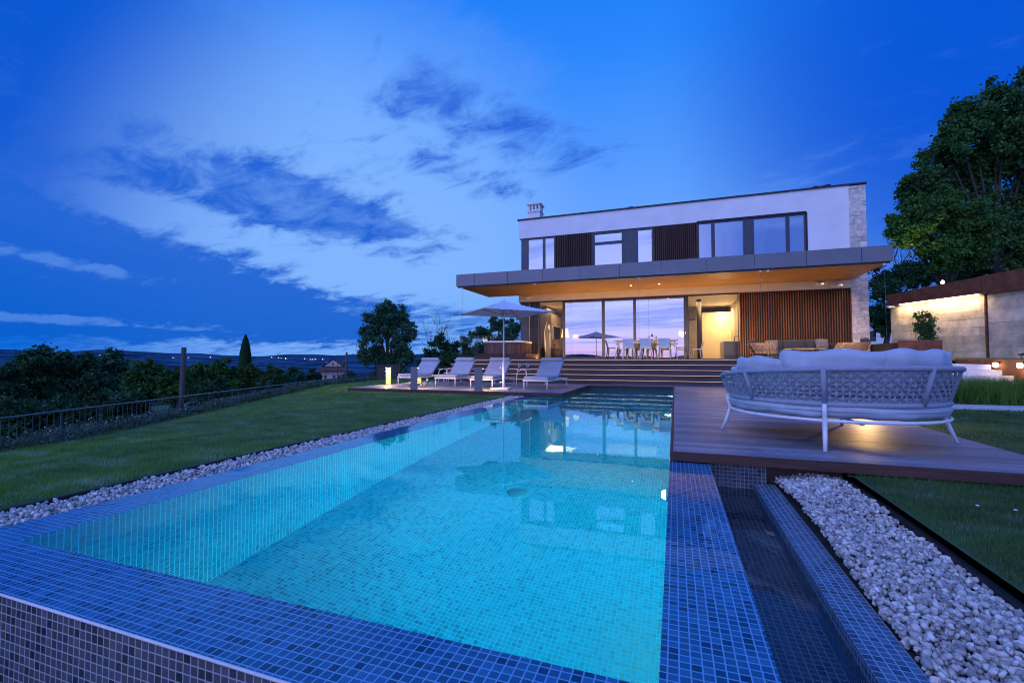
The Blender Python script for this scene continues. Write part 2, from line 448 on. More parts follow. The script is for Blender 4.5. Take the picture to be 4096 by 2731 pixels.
# ------------------------------------------------------------------ camera
cam = bpy.data.cameras.new('camera'); co = bpy.data.objects.new('camera', cam); COL.objects.link(co)
cam.lens = 16.; cam.sensor_width = 36.; cam.clip_start = .05; cam.clip_end = 30000
co.location = (0, 0, .91); co.rotation_euler = (R(90)+math.atan(67.5/1820), 0, AA)
sc.camera = co
sc.render.resolution_x = 1024; sc.render.resolution_y = 682
sc.view_settings.view_transform = 'Standard'; sc.view_settings.look = 'None'; sc.view_settings.exposure = 0
cy = sc.cycles
cy.use_denoising = True; cy.filter_width = 1.1; cy.max_bounces = 10; cy.diffuse_bounces = 4; cy.glossy_bounces = 5; cy.transmission_bounces = 6; cy.transparent_max_bounces = 16
cy.caustics_refractive = True; cy.caustics_reflective = False; cy.blur_glossy = .3
cy.sample_clamp_indirect = 6; cy.use_light_tree = True
try: cy.denoiser = 'OPENIMAGEDENOISE'
except Exception: pass

# ------------------------------------------------------------------ sky
def pixdir(x, y):
    """a direction in the sky, from where it was measured"""
    u, v = x*1.7415-2048, 1365.5-y*1.7415
    p = math.atan(67.5/1820)
    fw = Vector((-math.sin(AA)*math.cos(p), math.cos(AA)*math.cos(p), math.sin(p))); rt = Vector((math.cos(AA), math.sin(AA), 0)); up = rt.cross(fw)
    return (fw*1820+rt*u+up*v).normalized(), rt, up
def make_world():
    w = bpy.data.worlds.new('World'); sc.world = w; w.use_nodes = True
    t = NT(w.node_tree); bg = t.n['Background']
    d = t.vmath('NORMALIZE', t.new('ShaderNodeTexCoord').outputs['Generated'])
    x, y, z = t.sep(d)
    sky = t.new('ShaderNodeTexSky', sky_type='NISHITA'); sky.sun_disc = False
    sky.sun_elevation = R(1.0); sky.sun_rotation = R(200); sky.altitude = 200; sky.air_density = 1.3; sky.dust_density = 1.; sky.ozone_density = 4.
    zc = t.math('MAXIMUM', z, 0.)
    # clear evening blue, by height
    base = t.ramp(zc, [(0., srgb(16,110,218)), (.045, srgb(22,114,224)), (.09, srgb(56,140,242)), (.15, srgb(104,164,255)), (.27, srgb(104,164,255)), (.40, srgb(84,154,255)), (.56, srgb(44,136,252)), (.66, srgb(28,124,246)), (1., srgb(0,78,210))])
    # to the right of the house the blue is deeper
    right = t.vmath('DOT_PRODUCT', d, tuple(pixdir(2420, 60)[0]))
    base = t.mix(t.math('MULTIPLY', t.rng(right, .86, 1.0, 0, 1, True), .97), base, srgb(0,84,214))
    left = t.vmath('DOT_PRODUCT', d, tuple(pixdir(-120, 60)[0]))
    base = t.mix(t.math('MULTIPLY', t.rng(left, .88, 1., 0, 1, True), .95), base, srgb(0,84,208))
    glow = t.vmath('DOT_PRODUCT', d, tuple(pixdir(830, 600)[0]))
    base = t.mix(t.math('MULTIPLY', t.rng(glow, .86, 1., 0, 1, True), .8), base, srgb(134,186,255))
    # cloud noise on a flat layer seen from below
    den = t.math('ADD', zc, .16)
    px = t.math('DIVIDE', x, den); py = t.math('DIVIDE', y, den)
    pl = t.comb(t.math('ADD', t.math('MULTIPLY', px, .62), t.math('MULTIPLY', py, .22)), t.math('MULTIPLY', py, .95), 0.)
    n1 = t.noise(pl, 1.9, 10, .6, .35); n2 = t.noise(pl, 7.5, 9, .66, .5)
    nz = t.math('ADD', t.math('MULTIPLY', t.math('SUBTRACT', n1, .5), 2.6), t.math('MULTIPLY', t.math('SUBTRACT', n2, .5), 2.4))
    def blob(X, Y, ax, ay, rot, amp):
        c, rt, up = pixdir(X, Y)
        r = R(rot); e1 = (rt*math.cos(r)+up*math.sin(r)); e2 = (up*math.cos(r)-rt*math.sin(r))
        e1 = (e1-c*e1.dot(c)).normalized(); e2 = (e2-c*e2.dot(c)).normalized()
        u = t.math('DIVIDE', t.vmath('DOT_PRODUCT', d, tuple(e1)), ax); v = t.math('DIVIDE', t.vmath('DOT_PRODUCT', d, tuple(e2)), ay)
        q = t.math('ADD', t.math('MULTIPLY', u, u), t.math('MULTIPLY', v, v))
        f = t.math('MULTIPLY', t.math('EXPONENT', t.math('MULTIPLY', q, -1.)), amp)
        return t.math('MULTIPLY', f, t.math('GREATER_THAN', t.vmath('DOT_PRODUCT', d, tuple(c)), 0.))
    def total(bs):
        a = None
        for q in bs:
            f = blob(*q); a = f if a is None else t.math('ADD', a, f)
        return a
    darkb = total([(560,420,.27,.050,-13,.95), (740,480,.19,.045,-14,.95), (250,400,.13,.024,-6,.75), (640,500,.12,.03,-10,.6), (850,515,.16,.022,-2,.7), (640,340,.22,.05,-15,.35),
                   (60,550,.26,.075,-10,1.25), (330,580,.2,.035,-14,.95), (440,655,.26,.030,-12,.95), (800,690,.30,.024,-5,.65), (120,715,.55,.050,-2,1.2), (430,740,.45,.034,-3,1.0),
                   (1000,210,.16,.07,-20,.75), (1200,290,.17,.055,-15,.75), (900,330,.2,.05,-15,.4), (1060,410,.16,.03,-10,.55), (1500,350,.3,.05,0,.1)])
    lightb = total([(780,170,.30,.13,-15,.35), (1130,150,.22,.08,-15,.42), (300,560,.3,.05,-10,.3), (180,612,.13,.014,-12,.9), (900,580,.4,.09,-5,.35), (1040,735,.16,.012,0,.6), (1740,430,.1,.02,5,.35)])
    lm = t.rng(t.math('ADD', lightb, t.math('MULTIPLY', nz, .55)), .1, 1.1, 0, .6, True)
    litec = t.mix(t.rng(zc, .1, .5), srgb(138,186,255), srgb(104,156,253))
    lm = t.math('MULTIPLY', lm, t.rng(zc, .05, .13, 0, 1, True))
    c = t.mix(lm, base, litec)
    dm = t.rng(t.math('ADD', darkb, t.math('MULTIPLY', nz, 1.05)), .28, 1.25, 0, 1, True)
    mod = t.rng(n2, .36, .62, .62, 1.1)
    dm = t.math('MULTIPLY', dm, t.math('ADD', mod, t.math('MULTIPLY', t.math('SUBTRACT', 1.05, mod), t.rng(zc, .30, .16, 0, 1, True))))
    gate = t.rng(darkb, .05, .3, 0, 1, True)
    dcol = t.mix(t.rng(zc, .0, .45), srgb(0,94,204), srgb(44,104,220))
    c = t.mix(t.math('MULTIPLY', t.math('MULTIPLY', dm, gate), .9), c, dcol)
    strk = total([(190,610,.13,.012,-12,1.), (120,728,.20,.006,-3,.9), (300,748,.16,.0045,-4,.8), (1010,735,.12,.006,0,.5), (520,715,.2,.005,-4,.35)])
    c = t.mix(t.math('MULTIPLY', t.rng(t.math('ADD', strk, t.math('MULTIPLY', nz, 1.2)), .35, 1.1, 0, 1, True), t.math('MULTIPLY', t.rng(strk, .04, .3, 0, 1, True), .38)), c, srgb(110,166,248))
    # the afterglow side, behind the tripod
    south = t.rng(t.math('MULTIPLY', y, -1.), .12, .72, 0, 1, True)
    sc_ = t.ramp(zc, [(0., srgb(190,150,190)), (.035, srgb(176,166,222)), (.09, srgb(160,170,235)), (.19, srgb(150,164,236)), (.30, srgb(140,160,244)), (.6, srgb(104,140,246)), (1., srgb(0,78,205))])
    east = t.math('MULTIPLY', t.rng(x, -.08, .16, 0, 1, True), t.rng(zc, .10, .19, 0, 1, True))
    sc_ = t.mix(t.math('MULTIPLY', east, .9), sc_, srgb(36,78,165))
    pl2 = t.comb(t.math('MULTIPLY', px, .35), t.math('MULTIPLY', py, 1.5), 4.)
    n3 = t.noise(pl2, 1.9, 9, .62, .5)
    sc2 = t.mix(t.math('MULTIPLY', t.rng(n3, .44, .64, 0, 1, True), .7), sc_, srgb(92,118,195))
    sc2 = t.scale(sc2, 3.0)
    c = t.mix(south, c, sc2)
    # a breath of the physical sky on top, and dark ground below the horizon
    c = t.mix(.0, c, sky.outputs[0]); c = t.mix(.02, c, t.scale(sky.outputs[0], .1), 'ADD')
    c = t.mix(t.rng(z, -.02, 0.), srgb(10,30,60), c)
    t.link(c, bg.inputs[0]); bg.inputs[1].default_value = 1.0
make_world()
sun = lamp('sun', 'SUN', (0, -20, 30), .4, (1., .84, .86), angle=R(30))
aim(sun, (.25, .55, -.8))

# ------------------------------------------------------------------ pool
TP = .036
XL, XR, YF, YB, ZT, ZF = -3.44, -.06, 1.50, 15.55, -.10, -1.95
pool = thing('swimming_pool', 'long infinity pool lined with small blue grey mosaic tiles', 'swimming pool', (-1.75, 8, ZT))
m = M()
m.quad([(XL,YF,ZF),(XR,YF,ZF),(XR,YB,ZF),(XL,YB,ZF)]); m.build('floor', 'tile_floor', pool, True)
m = M()
m.quad([(XL,YB,ZF),(XL,YB,ZT),(XL,YF,ZT),(XL,YF,ZF)])
m.quad([(XR,YF,ZF),(XR,YF,ZT),(XR,YB,ZT),(XR,YB,ZF)])
m.quad([(XR,YB,ZF),(XR,YB,ZT),(XL,YB,ZT),(XL,YB,ZF)])
m.quad([(XL,YF,ZF),(XL,YF,ZT),(XR,YF,ZT),(XR,YF,ZF)])
m.build('inner_wall', 'tile_pool', pool, True)
CW = .36
m = M()
def flat(x0, x1, y0, y1, z): m.quad([(x0,y0,z),(x1,y0,z),(x1,y1,z),(x0,y1,z)])
flat(XL-CW, XR+CW, YF-CW, YF, ZT); flat(XL-CW, XL, YF, 12.2, ZT); flat(XR, XR+CW, YF, 4.98, ZT)
m.build('coping', 'tile_coping', pool, True)
m = M()
m.quad([(XL-CW,YF-CW,-1.6),(XR+CW,YF-CW,-1.6),(XR+CW,YF-CW,ZT),(XL-CW,YF-CW,ZT)])
m.quad([(XR+CW,YF-CW,-1.6),(XR+CW,4.98,-1.6),(XR+CW,4.98,ZT),(XR+CW,YF-CW,ZT)])
m.quad([(XL-CW,12.2,-1.6),(XL-CW,YF-CW,-1.6),(XL-CW,YF-CW,ZT),(XL-CW,12.2,ZT)])
m.build('outer_wall', 'tile_wall', pool, True)
m = M(); m.tube([(XL-CW, YF-CW-.002, ZT-.004), (XR+CW, YF-CW-.002, ZT-.004)], .006, 6); m.build('edge_trim', 'white_stone', pool, True)
for (lx, ly, lz, e) in ((XR, 4.15, -.62, 150), (XR, 9.2, -.62, 95), (XR, 13.4, -.5, 30), ):
    m = M(); i0 = len(m.v); m.lathe([(.0,.055),(.06,.05),(.09,.03),(.10,.0)], seg=20)
    m.v = [(lx-vz-.01, ly+vx, lz+vy) for vx, vy, vz in m.v]; ob = m.build('underwater_lamp', 'pool_lamp', pool, True)
    m = M(); m.lathe([(.10,.0),(.102,.025),(.125,.02),(.128,.0)], seg=20)
    m.v = [(lx-vz-.004, ly+vx, lz+vy) for vx, vy, vz in m.v]; m.build('lamp_ring', 'white_plastic', ob).location = (0, 0, 0)
    ob.children[0].data.transform(Matrix.Translation(-wloc(pool)))
    l = lamp('pool_light', 'AREA', (lx-.09, ly, lz), e, (.10,.80,.92) if ly < 5 else (.03,.72,.95), shape='DISK', size=.16, parent=pool); aim(l, (-1, .22, -1.15) if ly < 5 else (-1, -.75, -.12)); l.data.spread = R(140)
m = M(); m.lathe([(0,.02),(.10,.02),(.12,.012),(.13,0)], (-1.75, 5.1, ZF), 24); m.build('drain_cover', 'drain', pool, True)
m = M(); m.quad([(XL,YF,ZT-.0005),(XR,YF,ZT-.0005),(XR,YB,ZT-.0005),(XL,YB,ZT-.0005)])
struct('pool_water', m, 'water')
# overflow channel on the right
ch = thing('overflow_channel', 'narrow tiled overflow channel with a low tiled kerb beside the pool', 'water channel', (.6, 2.5, -.27))
m = M()
m.quad([(XR+CW,4.9,-.8),(.69,4.9,-.8),(.69,4.9,-.29),(.69,4.9,ZT),(XR+CW,4.9,ZT)]); m.quad([(.69,4.9,-.8),(.80,4.9,-.8),(.80,4.9,-.085),(.69,4.9,-.085)])
m.build('end_wall', 'tile_wall', ch, True)
m = M(); m.box(.685,.865,-1.5,4.895,-.8,-.27); m.build('kerb', 'tile_kerb', ch, True)
m = M(); m.quad([(XR+CW,-1.5,-.62),(.685,-1.5,-.62),(.685,4.9,-.62),(XR+CW,4.9,-.62)]); m.build('channel_floor', 'tile_wall', ch, True)
m = M(); m.quad([(XR+CW+.001,-1.5,-.335),(.684,-1.5,-.335),(.684,4.899,-.335),(XR+CW+.001,4.899,-.335)])
struct('channel_water', m, 'water_dark')

# ------------------------------------------------------------------ decks of separate boards
def boards(x0, x1, y0, y1, z, th=.024, bw=.138, gap=.006, xr=None, seedy=1, along='x'):
    m = M(); rnd = random.Random(seedy)
    a0, a1, b0, b1 = (x0, x1, y0, y1) if along == 'x' else (y0, y1, x0, x1)
    n = int(round((b1-b0)/bw)); w = (b1-b0)/n
    for k in range(n):
        lo = b0+k*w+gap/2; hi = b0+(k+1)*w-gap/2
        p = a0
        first = rnd.uniform(.4, 2.2)
        while p < a1-.01:
            q = min(a1, p+first); first = rnd.choice((1.8, 2.2, 2.4))
            if a1-q < .3: q = a1
            dz = rnd.uniform(-.0012, .0012)
            if along == 'x': m.box(p+.0015, q-.0015, lo, hi, z-th+dz, z+dz)
            else: m.box(lo, hi, p+.0015, q-.0015, z-th+dz, z+dz)
            p = q
    return m
pd = thing('pool_deck', 'weathered timber deck beside the pool carrying the round daybed', 'deck', (1.5, 10, -.1))
boards(-.03, 3.08, 4.79, 16.14, 0, seedy=3).build('board_surface', 'deck_board', pd, True)
m = M(); m.box(-.06, 1.18, 4.755, 4.788, -.085, -.002); m.box(1.183, 3.1, 4.757, 4.788, -.088, -.002); m.box(-.06, -.034, 4.79, 15.5, -.085, -.003); m.box(3.081, 3.1, 4.79, 16.14, -.085, -.002)
m.build('fascia', 'fascia_wood', pd, True)
m = M(); m.box(.80, 1.42, 4.93, 4.98, -.27, -.09); m.box(-.03, 3.05, 5.4, 5.45, -.4, -.03); m.build('joist', 'slat_dark', pd, True)
sd = thing('sunbathing_deck', 'weathered timber deck under the row of sun loungers', 'deck', (-6.2, 13.5, -.1))
boards(-9.58, -2.80, 11.68, 15.58, 0, seedy=5).build('board_surface', 'deck_board', sd, True)
boards(-9.58, -.032, 15.585, 16.14, 0, seedy=6).build('board_surface', 'deck_board', sd, True)
m = M(); m.box(-9.6, -5.2, 11.645, 11.678, -.09, -.002); m.box(-5.197, -2.77, 11.647, 11.678, -.092, -.002); m.box(-2.798, -2.77, 11.68, 15.56, -.092, -.002); m.box(-9.6, -9.582, 11.68, 16.14, -.09, -.002); m.box(-2.77, -.06, 15.55, 15.582, -.12, -.002)
m.build('fascia', 'fascia_wood', sd, True)
m = M(); m.box(-4.9, -3.84, 11.8, 11.86, -.35, -.094); m.build('joist', 'slat_dark', sd, True)
m = M(); m.quad([(-3.82,11.85,-.4),(-2.78,11.85,-.4),(-2.78,11.85,-.093),(-3.82,11.85,-.093)]); m.build('tiled_upstand', 'tile_wall', sd, True)

# terrace and broad steps
RI, TR_, Y0 = .176, .30, 16.15
st = thing('terrace_steps', 'five broad dark timber steps with glowing nosings up to the terrace', 'steps', (-1, 16.15, 0))
XSR = 6.9
for k in range(5):
    ya = Y0+k*TR_; zt = RI*(k+1)
    m = M(); rnd = random.Random(k)
    cuts = sorted([-8.82]+[rnd.uniform(-8, 6) for _ in range(5)]+[XSR])
    for a, b in zip(cuts[:-1], cuts[1:]):
        m.box(a+.002, b-.002, ya, ya+.022, zt-RI+.004, zt-RI+.082)
    cuts = sorted([-8.82]+[rnd.uniform(-8, 6) for _ in range(5)]+[XSR])
    for a, b in zip(cuts[:-1], cuts[1:]):
        m.box(a+.002, b-.002, ya, ya+.022, zt-RI+.086, zt-.034)
    m.build('riser', 'step_wood', st, True)
    m = M()
    cuts = sorted([-8.85]+[rnd.uniform(-8, 6) for _ in range(5)]+[XSR])
    for a, b in zip(cuts[:-1], cuts[1:]):
        m.box(a+.002, b-.002, ya-.03, ya+.15, zt-.024, zt); m.box(a+.002, b-.002, ya+.155, ya+TR_-.002, zt-.024, zt)
    m.build('tread', 'step_wood', st, True)
    m = M(); m.box(-8.8, XSR-.02, ya-.012, ya-.001, zt-.033, zt-.026); m.build('light_strip', 'led_step', st, True)
m = M(); m.box(-8.78, XSR, Y0+.03, 17.6, -.3, .10); m.box(-8.78, XSR, Y0+.34, 17.6, .1, .28); m.box(-8.78, XSR, Y0+.64, 17.6, .28, .45); m.box(-8.78, XSR, Y0+.94, 17.6, .45, .63); m.box(-8.78, XSR, Y0+1.24, 17.6, .63, .8)
m.build('carcass', 'slat_dark', st, True)
ZTT = .88
te = boards(-8.85, 6.9, 17.66, 21.05, ZTT, seedy=9); struct('terrace', te, 'deck_board')
m = M(); m.box(-8.80, 6.9, 17.6, 29.2, -.6, ZTT-.03); struct('terrace_base', m, 'slat_dark')

# ------------------------------------------------------------------ the house
YW = 21.1; YC = 17.7
ho = thing('modern_house', 'flat roofed two storey white house with deep canopy and timber slat cladding', 'house', (0, YW, ZTT))
def part(name, mats, m, parent=None, **kw): return m.build(name, mats, parent or ho, True, **kw)
# canopy
ca = M().box(-8.88, 6.57, YC+.05, YW+.0, 4.03, 4.50); ca = part('canopy', 'fascia_metal', ca)
js = [-8.92, -8.05, -6.54, -5.01, -3.49, -1.96, -.42, 1.12, 2.66, 4.22, 5.77, 6.61]
for a, b in zip(js[:-1], js[1:]):
    M().box(a+.006, b-.006, YC, YC+.045, 4.025, 4.54).build('fascia_panel', 'fascia_metal', ca, True, bevel=.004)
M().box(-8.92, -8.885, YC+.05, YW, 4.025, 4.54).build('fascia_panel', 'fascia_metal', ca, True)
M().box(6.575, 6.61, YC+.05, YW, 4.025, 4.54).build('fascia_panel', 'fascia_metal', ca, True)
M().box(-8.8, 6.5, YC+.12, YW, 3.985, 4.022).build('soffit', 'soffit_wood', ca, True)
M().box(-8.86, 6.55, YC+.06, YC+.115, 3.97, 4.02).build('screen_channel', 'dark_metal', ca, True)
for x, y in ((-1.72, 19.7), (-.58, 19.7), (4.49, 19.6)):
    m = M().lathe([(0,0),(.036,0),(.04,-.004)], (x, y, 3.982), 16); m.build('downlight', 'lamp_white' if x < 4 else 'dark_metal', ca, True)
for x in (-8.66, -5.37, -1.27, 2.84, 3.07, 6.4):
    m = M().box(x-.03, x+.03, 17.76, 17.82, 3.92, 3.97); w_ = m.build('screen_bracket', 'white_paint', ca, True)
    M().tube([(x, 17.79, 3.93), (x, 17.79, ZTT)], .004, 6).build('guide_wire', 'rail_metal', ca, True)
# upper storey
part('wall', 'render_white', M().box(-7.19, 6.51, YW, YW+.22, 6.80, 7.70).box(5.06, 6.51, YW+.002, YW+.22, 4.5, 6.80).box(-7.19, -6.95, YW+.22, 30, 6.8, 7.70).box(-7.1, -6.9, YW+.25, 30, 4.5, 6.8).box(-6.9, 6.5, 29.8, 30, .88, 7.7))
part('wall', 'band_white', M().box(-7.2, 6.5, YW, YW+.2, 3.66, 3.985).box(-7.18, -6.95, YW+.2, 30, 3.66, 4.5))
rf = part('roof', 'roof_metal', M().box(-7.26, 7.10, YW-.05, 30.1, 7.702, 7.765))
part('floor_slab', 'interior_wall', M().box(-7.0, 6.5, YW+.2, 29.7, 3.70, 4.6))
fz0, fz1 = 4.5, 6.795
BY = YW+.06   # upper glazing plane
def frame(parent, x0, x1, z0, z1, y, t=.06, d=.06, mat='frame_metal', name='frame'):
    m = M().box(x0, x1, y, y+d, z1-t, z1).box(x0, x1, y, y+d, z0, z0+t).box(x0, x0+t, y+.001, y+d-.001, z0+t, z1-t).box(x1-t, x1, y+.001, y+d-.001, z0+t, z1-t)
    return m.build(name, mat, parent, True)
def window(x0, x1, z0, z1, y, pane='pane_upper', t=.06, label=None):
    f = frame(ho, x0, x1, z0, z1, y, t, name='window')
    M().quad([(x0+t, y+.035, z0+t), (x1-t, y+.035, z0+t), (x1-t, y+.035, z1-t), (x0+t, y+.035, z1-t)]).build('pane', pane, f, True)
    if label: f['label'] = label
    return f
part('dark_panel', 'frame_metal', M().box(-7.09, -6.785, BY, BY+.06, fz0, fz1))
window(-6.78, -5.93, fz0, 6.78, BY); window(-5.925, -5.37, fz0, 6.78, BY)
def slats(x0, x1, z0, z1, y, mat, pitch=.085, w=.045, d=.04, name='slat_cladding'):
    m = M().box(x0, x1, y+.055, y+.075, z0, z1, 1); n = int((x1-x0)/pitch)
    for k in range(n+1):
        x = x0+k*(x1-x0-w)/n; m.box(x, x+w, y, y+d+.012, z0+.01, z1-.01)
    return part(name, [mat, 'slat_back'], m)
slats(-5.36, -3.60, fz0, fz1, YW+.01, 'slat_dark')
frame(ho, -3.59, -2.14, fz0, 6.78, BY-.01, .05)
window(-3.53, -2.18, 6.26, 6.74, BY+.01); window(-3.53, -2.18, fz0, 6.25, BY+.01)
part('dark_panel', 'frame_metal', M().box(-2.135, -1.60, BY+.012, BY+.07, fz0, 6.78))
window(-1.595, -.84, fz0, 6.78, BY, t=.085)
slats(-.83, .97, fz0, fz1, YW+.01, 'slat_dark')
window(.98, 1.60, fz0, 6.79, BY, t=.07); window(1.605, 2.83, fz0, 6.79, BY, t=.07)
part('dark_panel', 'frame_metal', M().box(2.835, 3.10, BY+.002, BY+.07, fz0, 6.79))
window(3.105, 4.40, fz0, 6.79, BY, t=.07); window(4.405, 5.05, fz0, 6.79, BY, t=.07)
part('window_trim', 'dark_metal', M().box(.96, 5.06, YW-.012, YW+.05, 6.79, 6.85).box(5.051, 5.09, YW-.01, YW+.05, fz0, 6.789))
# curtains upstairs
def curtain(x0, x1, z0, z1, y, x2=None, x3=None, mat='curtain', parent=None):
    def fn(u, v):
        a = x0+(x1-x0)*u; b = (x0 if x2 is None else x2)+((x1 if x3 is None else x3)-(x0 if x2 is None else x2))*u
        return (a+(b-a)*v, y+.035*math.sin(u*34+v*.8), z1+(z0-z1)*v)
    return M().grid(fn, 90, 6).build('curtain', mat, parent or ho, True)
curtain(2.05, 2.75, fz0, 6.72, BY+.16, 2.15, 2.75); curtain(3.17, 3.75, fz0, 6.72, BY+.16, 3.17, 3.42)
part('partition', 'interior_dark', M().box(-6.9, 6.4, 24.5, 24.6, 4.6, 7.6).box(-6.9, 6.4, YW+.25, 24.5, 7.3, 7.4))
# stone pier, block by block
m = M(); rnd = random.Random(4); z = -.1
m.box(6.52, 7.04, YW+.0, YW+.5, -.1, 7.68, 1)
while z < 7.66:
    h = min(rnd.choice((.09, .12, .15, .2, .24)), 7.69-z)
    x = 6.50
    while x < 7.045:
        w = rnd.uniform(.16, .5); x2 = min(7.055, x+w)
        if 7.055-x2 < .1: x2 = 7.055
        p = rnd.uniform(.012, .04)
        m.box(x+.003, x2-.003, YW-p, YW+.1, z+.003, z+h-.003); x = x2
    p = rnd.uniform(.01, .03)
    for yy in (YW+.1, YW+.7, YW+1.5, YW+2.4): m.box(6.9, 7.045+p, yy+.003, yy+.59, z+.003, z+h-.003)
    z += h
part('stone_pier', ['grey_stone', 'mortar'], m)
part('wall', 'grey_stone', M().box(6.6, 7.03, YW+.5, 30, -.1, 7.69))
# ground floor glazing
gz0, gz1 = ZTT+.002, 3.655
GY = YW+.08
part('dark_panel', 'frame_metal', M().box(-7.13, -6.78, GY, GY+.08, gz0, gz1))
window(-6.77, -6.20, gz0, gz1, GY, 'pane_clear', t=.05)
window(-6.195, -4.99, gz0, gz1, GY+.08, 'pane_clear', t=.03)
window(-4.985, -3.10, gz0, gz1, GY, 'pane_mirror', t=.075); window(-3.095, -1.70, gz0, gz1, GY+.003, 'pane_mirror', t=.06); window(-1.695, .44, gz0, gz1, GY, 'pane_mirror', t=.06)
part('post', 'frame_metal', M().box(.445, .54, GY-.03, GY+.1, gz0, gz1))
part('post', 'frame_metal', M().box(-5.02, -4.93, GY-.03, GY-.002, gz0, gz1))
window(.545, 2.55, gz0, gz1, GY+.08, 'pane_clear', t=.03)
part('head_track', 'dark_metal', M().box(-7.15, 2.56, YW-.01, GY-.035, 3.60, 3.658))
slats(2.57, 6.49, ZTT+.01, 3.655, YW-.02, 'slat_warm', pitch=.088, w=.038, d=.055)
# rooms
part('room_floor', 'floor_stone', M().box(-7.0, 6.4, GY+.15, 29.7, ZTT-.03, ZTT+.001))
part('room_ceiling', 'ceiling_paint', M().box(-7.0, 6.4, GY+.12, 29.7, 3.66, 3.70))
part('room_wall', 'interior_wall', M().box(-7.05, 6.4, 28.0, 28.1, ZTT, 3.66).box(2.75, 2.85, GY+.2, 28, ZTT, 3.66).box(-7.05, -6.95, GY+.2, 28, ZTT, 3.66))
part('media_wall', 'interior_grey', M().box(-6.95, -6.05, 22.95, 25.2, 1.45, 3.25).box(-6.9, -6.3, 23.0, 25.1, 3.25, 3.66))
part('media_wall', 'interior_dark', M().box(-6.95, -5.9, 23.1, 26.0, ZTT, 1.42))
part('room_wall', 'interior_dark', M().box(-5.9, -4.6, 27.4, 27.9, ZTT, 3.2))
curtain(-6.75, -6.25, gz0, gz1-.02, GY+.32, mat='curtain_dark')
part('column', 'dark_metal', M().cyl(1.08, 23, ZTT, 3.66, .10, 24))
m = M()
for a in np.arange(1.36, 2.74, .42): m.box(a+.003, min(a+.417, 2.745), 25.9, 26.4, ZTT+.02, 3.32)
part('cabinet_wall', 'cabinet', m)
part('stair_soffit', 'interior_dark', M().prism([(.2, 24.5), (1.0, 24.5), (1.0, 25.6), (.2, 25.6)], 2.9, 3.3))
part('room_wall', 'interior_grey', M().box(-.2, 1.3, 26.0, 26.1, ZTT, 3.66))
# roof furniture
chm = M().box(-7.06, -6.44, 22.2, 22.82, 7.766, 8.44).box(-7.10, -6.40, 22.16, 22.86, 8.44, 8.49).box(-7.12, -6.38, 22.14, 22.88, 8.82, 8.90)
for i in range(4):
    for j in range(4):
        if i in (0, 3) or j in (0, 3): chm.box(-7.06+i*.18, -6.98+i*.18, 22.2+j*.18, 22.28+j*.18, 8.49, 8.82)
chm.build('chimney', 'render_white', rf, True)
for x, z in ((-1.85, .2), (2.6, .16), (5.52, .22), (5.75, .2), (5.93, .24)):
    M().cyl(x, 21.6, 7.765, 7.765+z*.7, .045, 12).lathe([(.05,0),(.13,.02),(.13,.05),(0,.07)], (x, 21.6, 7.765+z*.6), 16).build('roof_vent', 'dark_metal', rf, True)
# things fixed under the canopy
def seccam(x, z, d, label):
    r = thing('security_camera', label, 'camera', (x, YW-.01, z), group='cameras under the canopy')
    M().box(x-.05, x+.05, YW-.06, YW-.005, z-.04, z+.05).build('bracket', 'white_paint', r, True, bevel=.01)
    M().tube([(x, YW-.05, z), (x+d*.05, YW-.16, z-.02)], .018, 8).build('arm', 'white_paint', r, True)
    M().tube([(x-d*.04, YW-.14, z+.01), (x+d*.17, YW-.26, z-.05)], .045, 14).build('housing', 'white_paint', r, True)
    M().tube([(x+d*.17, YW-.26, z-.05), (x+d*.185, YW-.268, z-.054)], .036, 14).build('lens', 'dark_plastic', r, True)
seccam(5.36, 3.86, 1, 'white security camera on the cream band above the warm slat wall')
seccam(-6.66, 3.86, -1, 'white security camera at the left end of the cream band above the umbrella')
r = thing('wall_speaker', 'white flat speaker hung under the canopy above the warm slat wall', 'speaker', (6.0, YW-.05, 3.84))
M().obox((6.0, YW-.15, 3.80), (.34, .10, .2), 0, tilt=Matrix.Rotation(R(-20), 4, 'X')).build('case', 'white_paint', r, True, bevel=.02)
M().box(5.96, 6.04, YW-.12, YW-.01, 3.86, 3.93).build('bracket', 'white_paint', r, True)

# ------------------------------------------------------------------ warm house lights
lc = (1., .62, .27)
for x, e in ((-5.6, 50), (1.5, 95)):
    lamp('room_light', 'AREA', (x, 23.2, 3.55), e, lc, size=1.4)
lamp('room_light', 'AREA', (-2.2, 24.2, 3.55), 22, lc, size=2.5)
lamp('cabinet_light', 'AREA', (2.35, 25.4, 3.45), 55, (1., .68, .30), size=.35)
lamp('kitchen_light', 'POINT', (2.3, 25.2, 2.7), 24, (1., .72, .34), shadow_soft_size=.12)
for x, e in ((-4.2, 26), (-1.72, 34), (-.58, 34), (2.0, 30), (3.6, 34), (4.49, 34), (5.6, 34)):
    l = lamp('downlight_beam', 'SPOT', (x, 19.7, 3.96), e*1.5, lc, spot_size=R(115), spot_blend=.9, shadow_soft_size=.04)
for x in (3.1, 3.9, 4.7, 5.5, 6.2):
    l = lamp('slat_washer', 'SPOT', (x, 20.72, 3.95), 30, (1., .58, .25), spot_size=R(100), spot_blend=1., shadow_soft_size=.06)
for x in (-6.2, -3.9, -1.9, -.3, 2.9, 4.4, 5.9):
    l = lamp('canopy_fill_spot', 'SPOT', (x, 18.15, 3.94), 210, (1., .72, .44), spot_size=R(118), spot_blend=1., shadow_soft_size=.03); aim(l, (0, .45, -1))  # added fill on the terrace seats; no fixture at the canopy edge
l = lamp('terrace_fill', 'AREA', (-1.2, 20.6, 3.0), 1, lc, size=3)
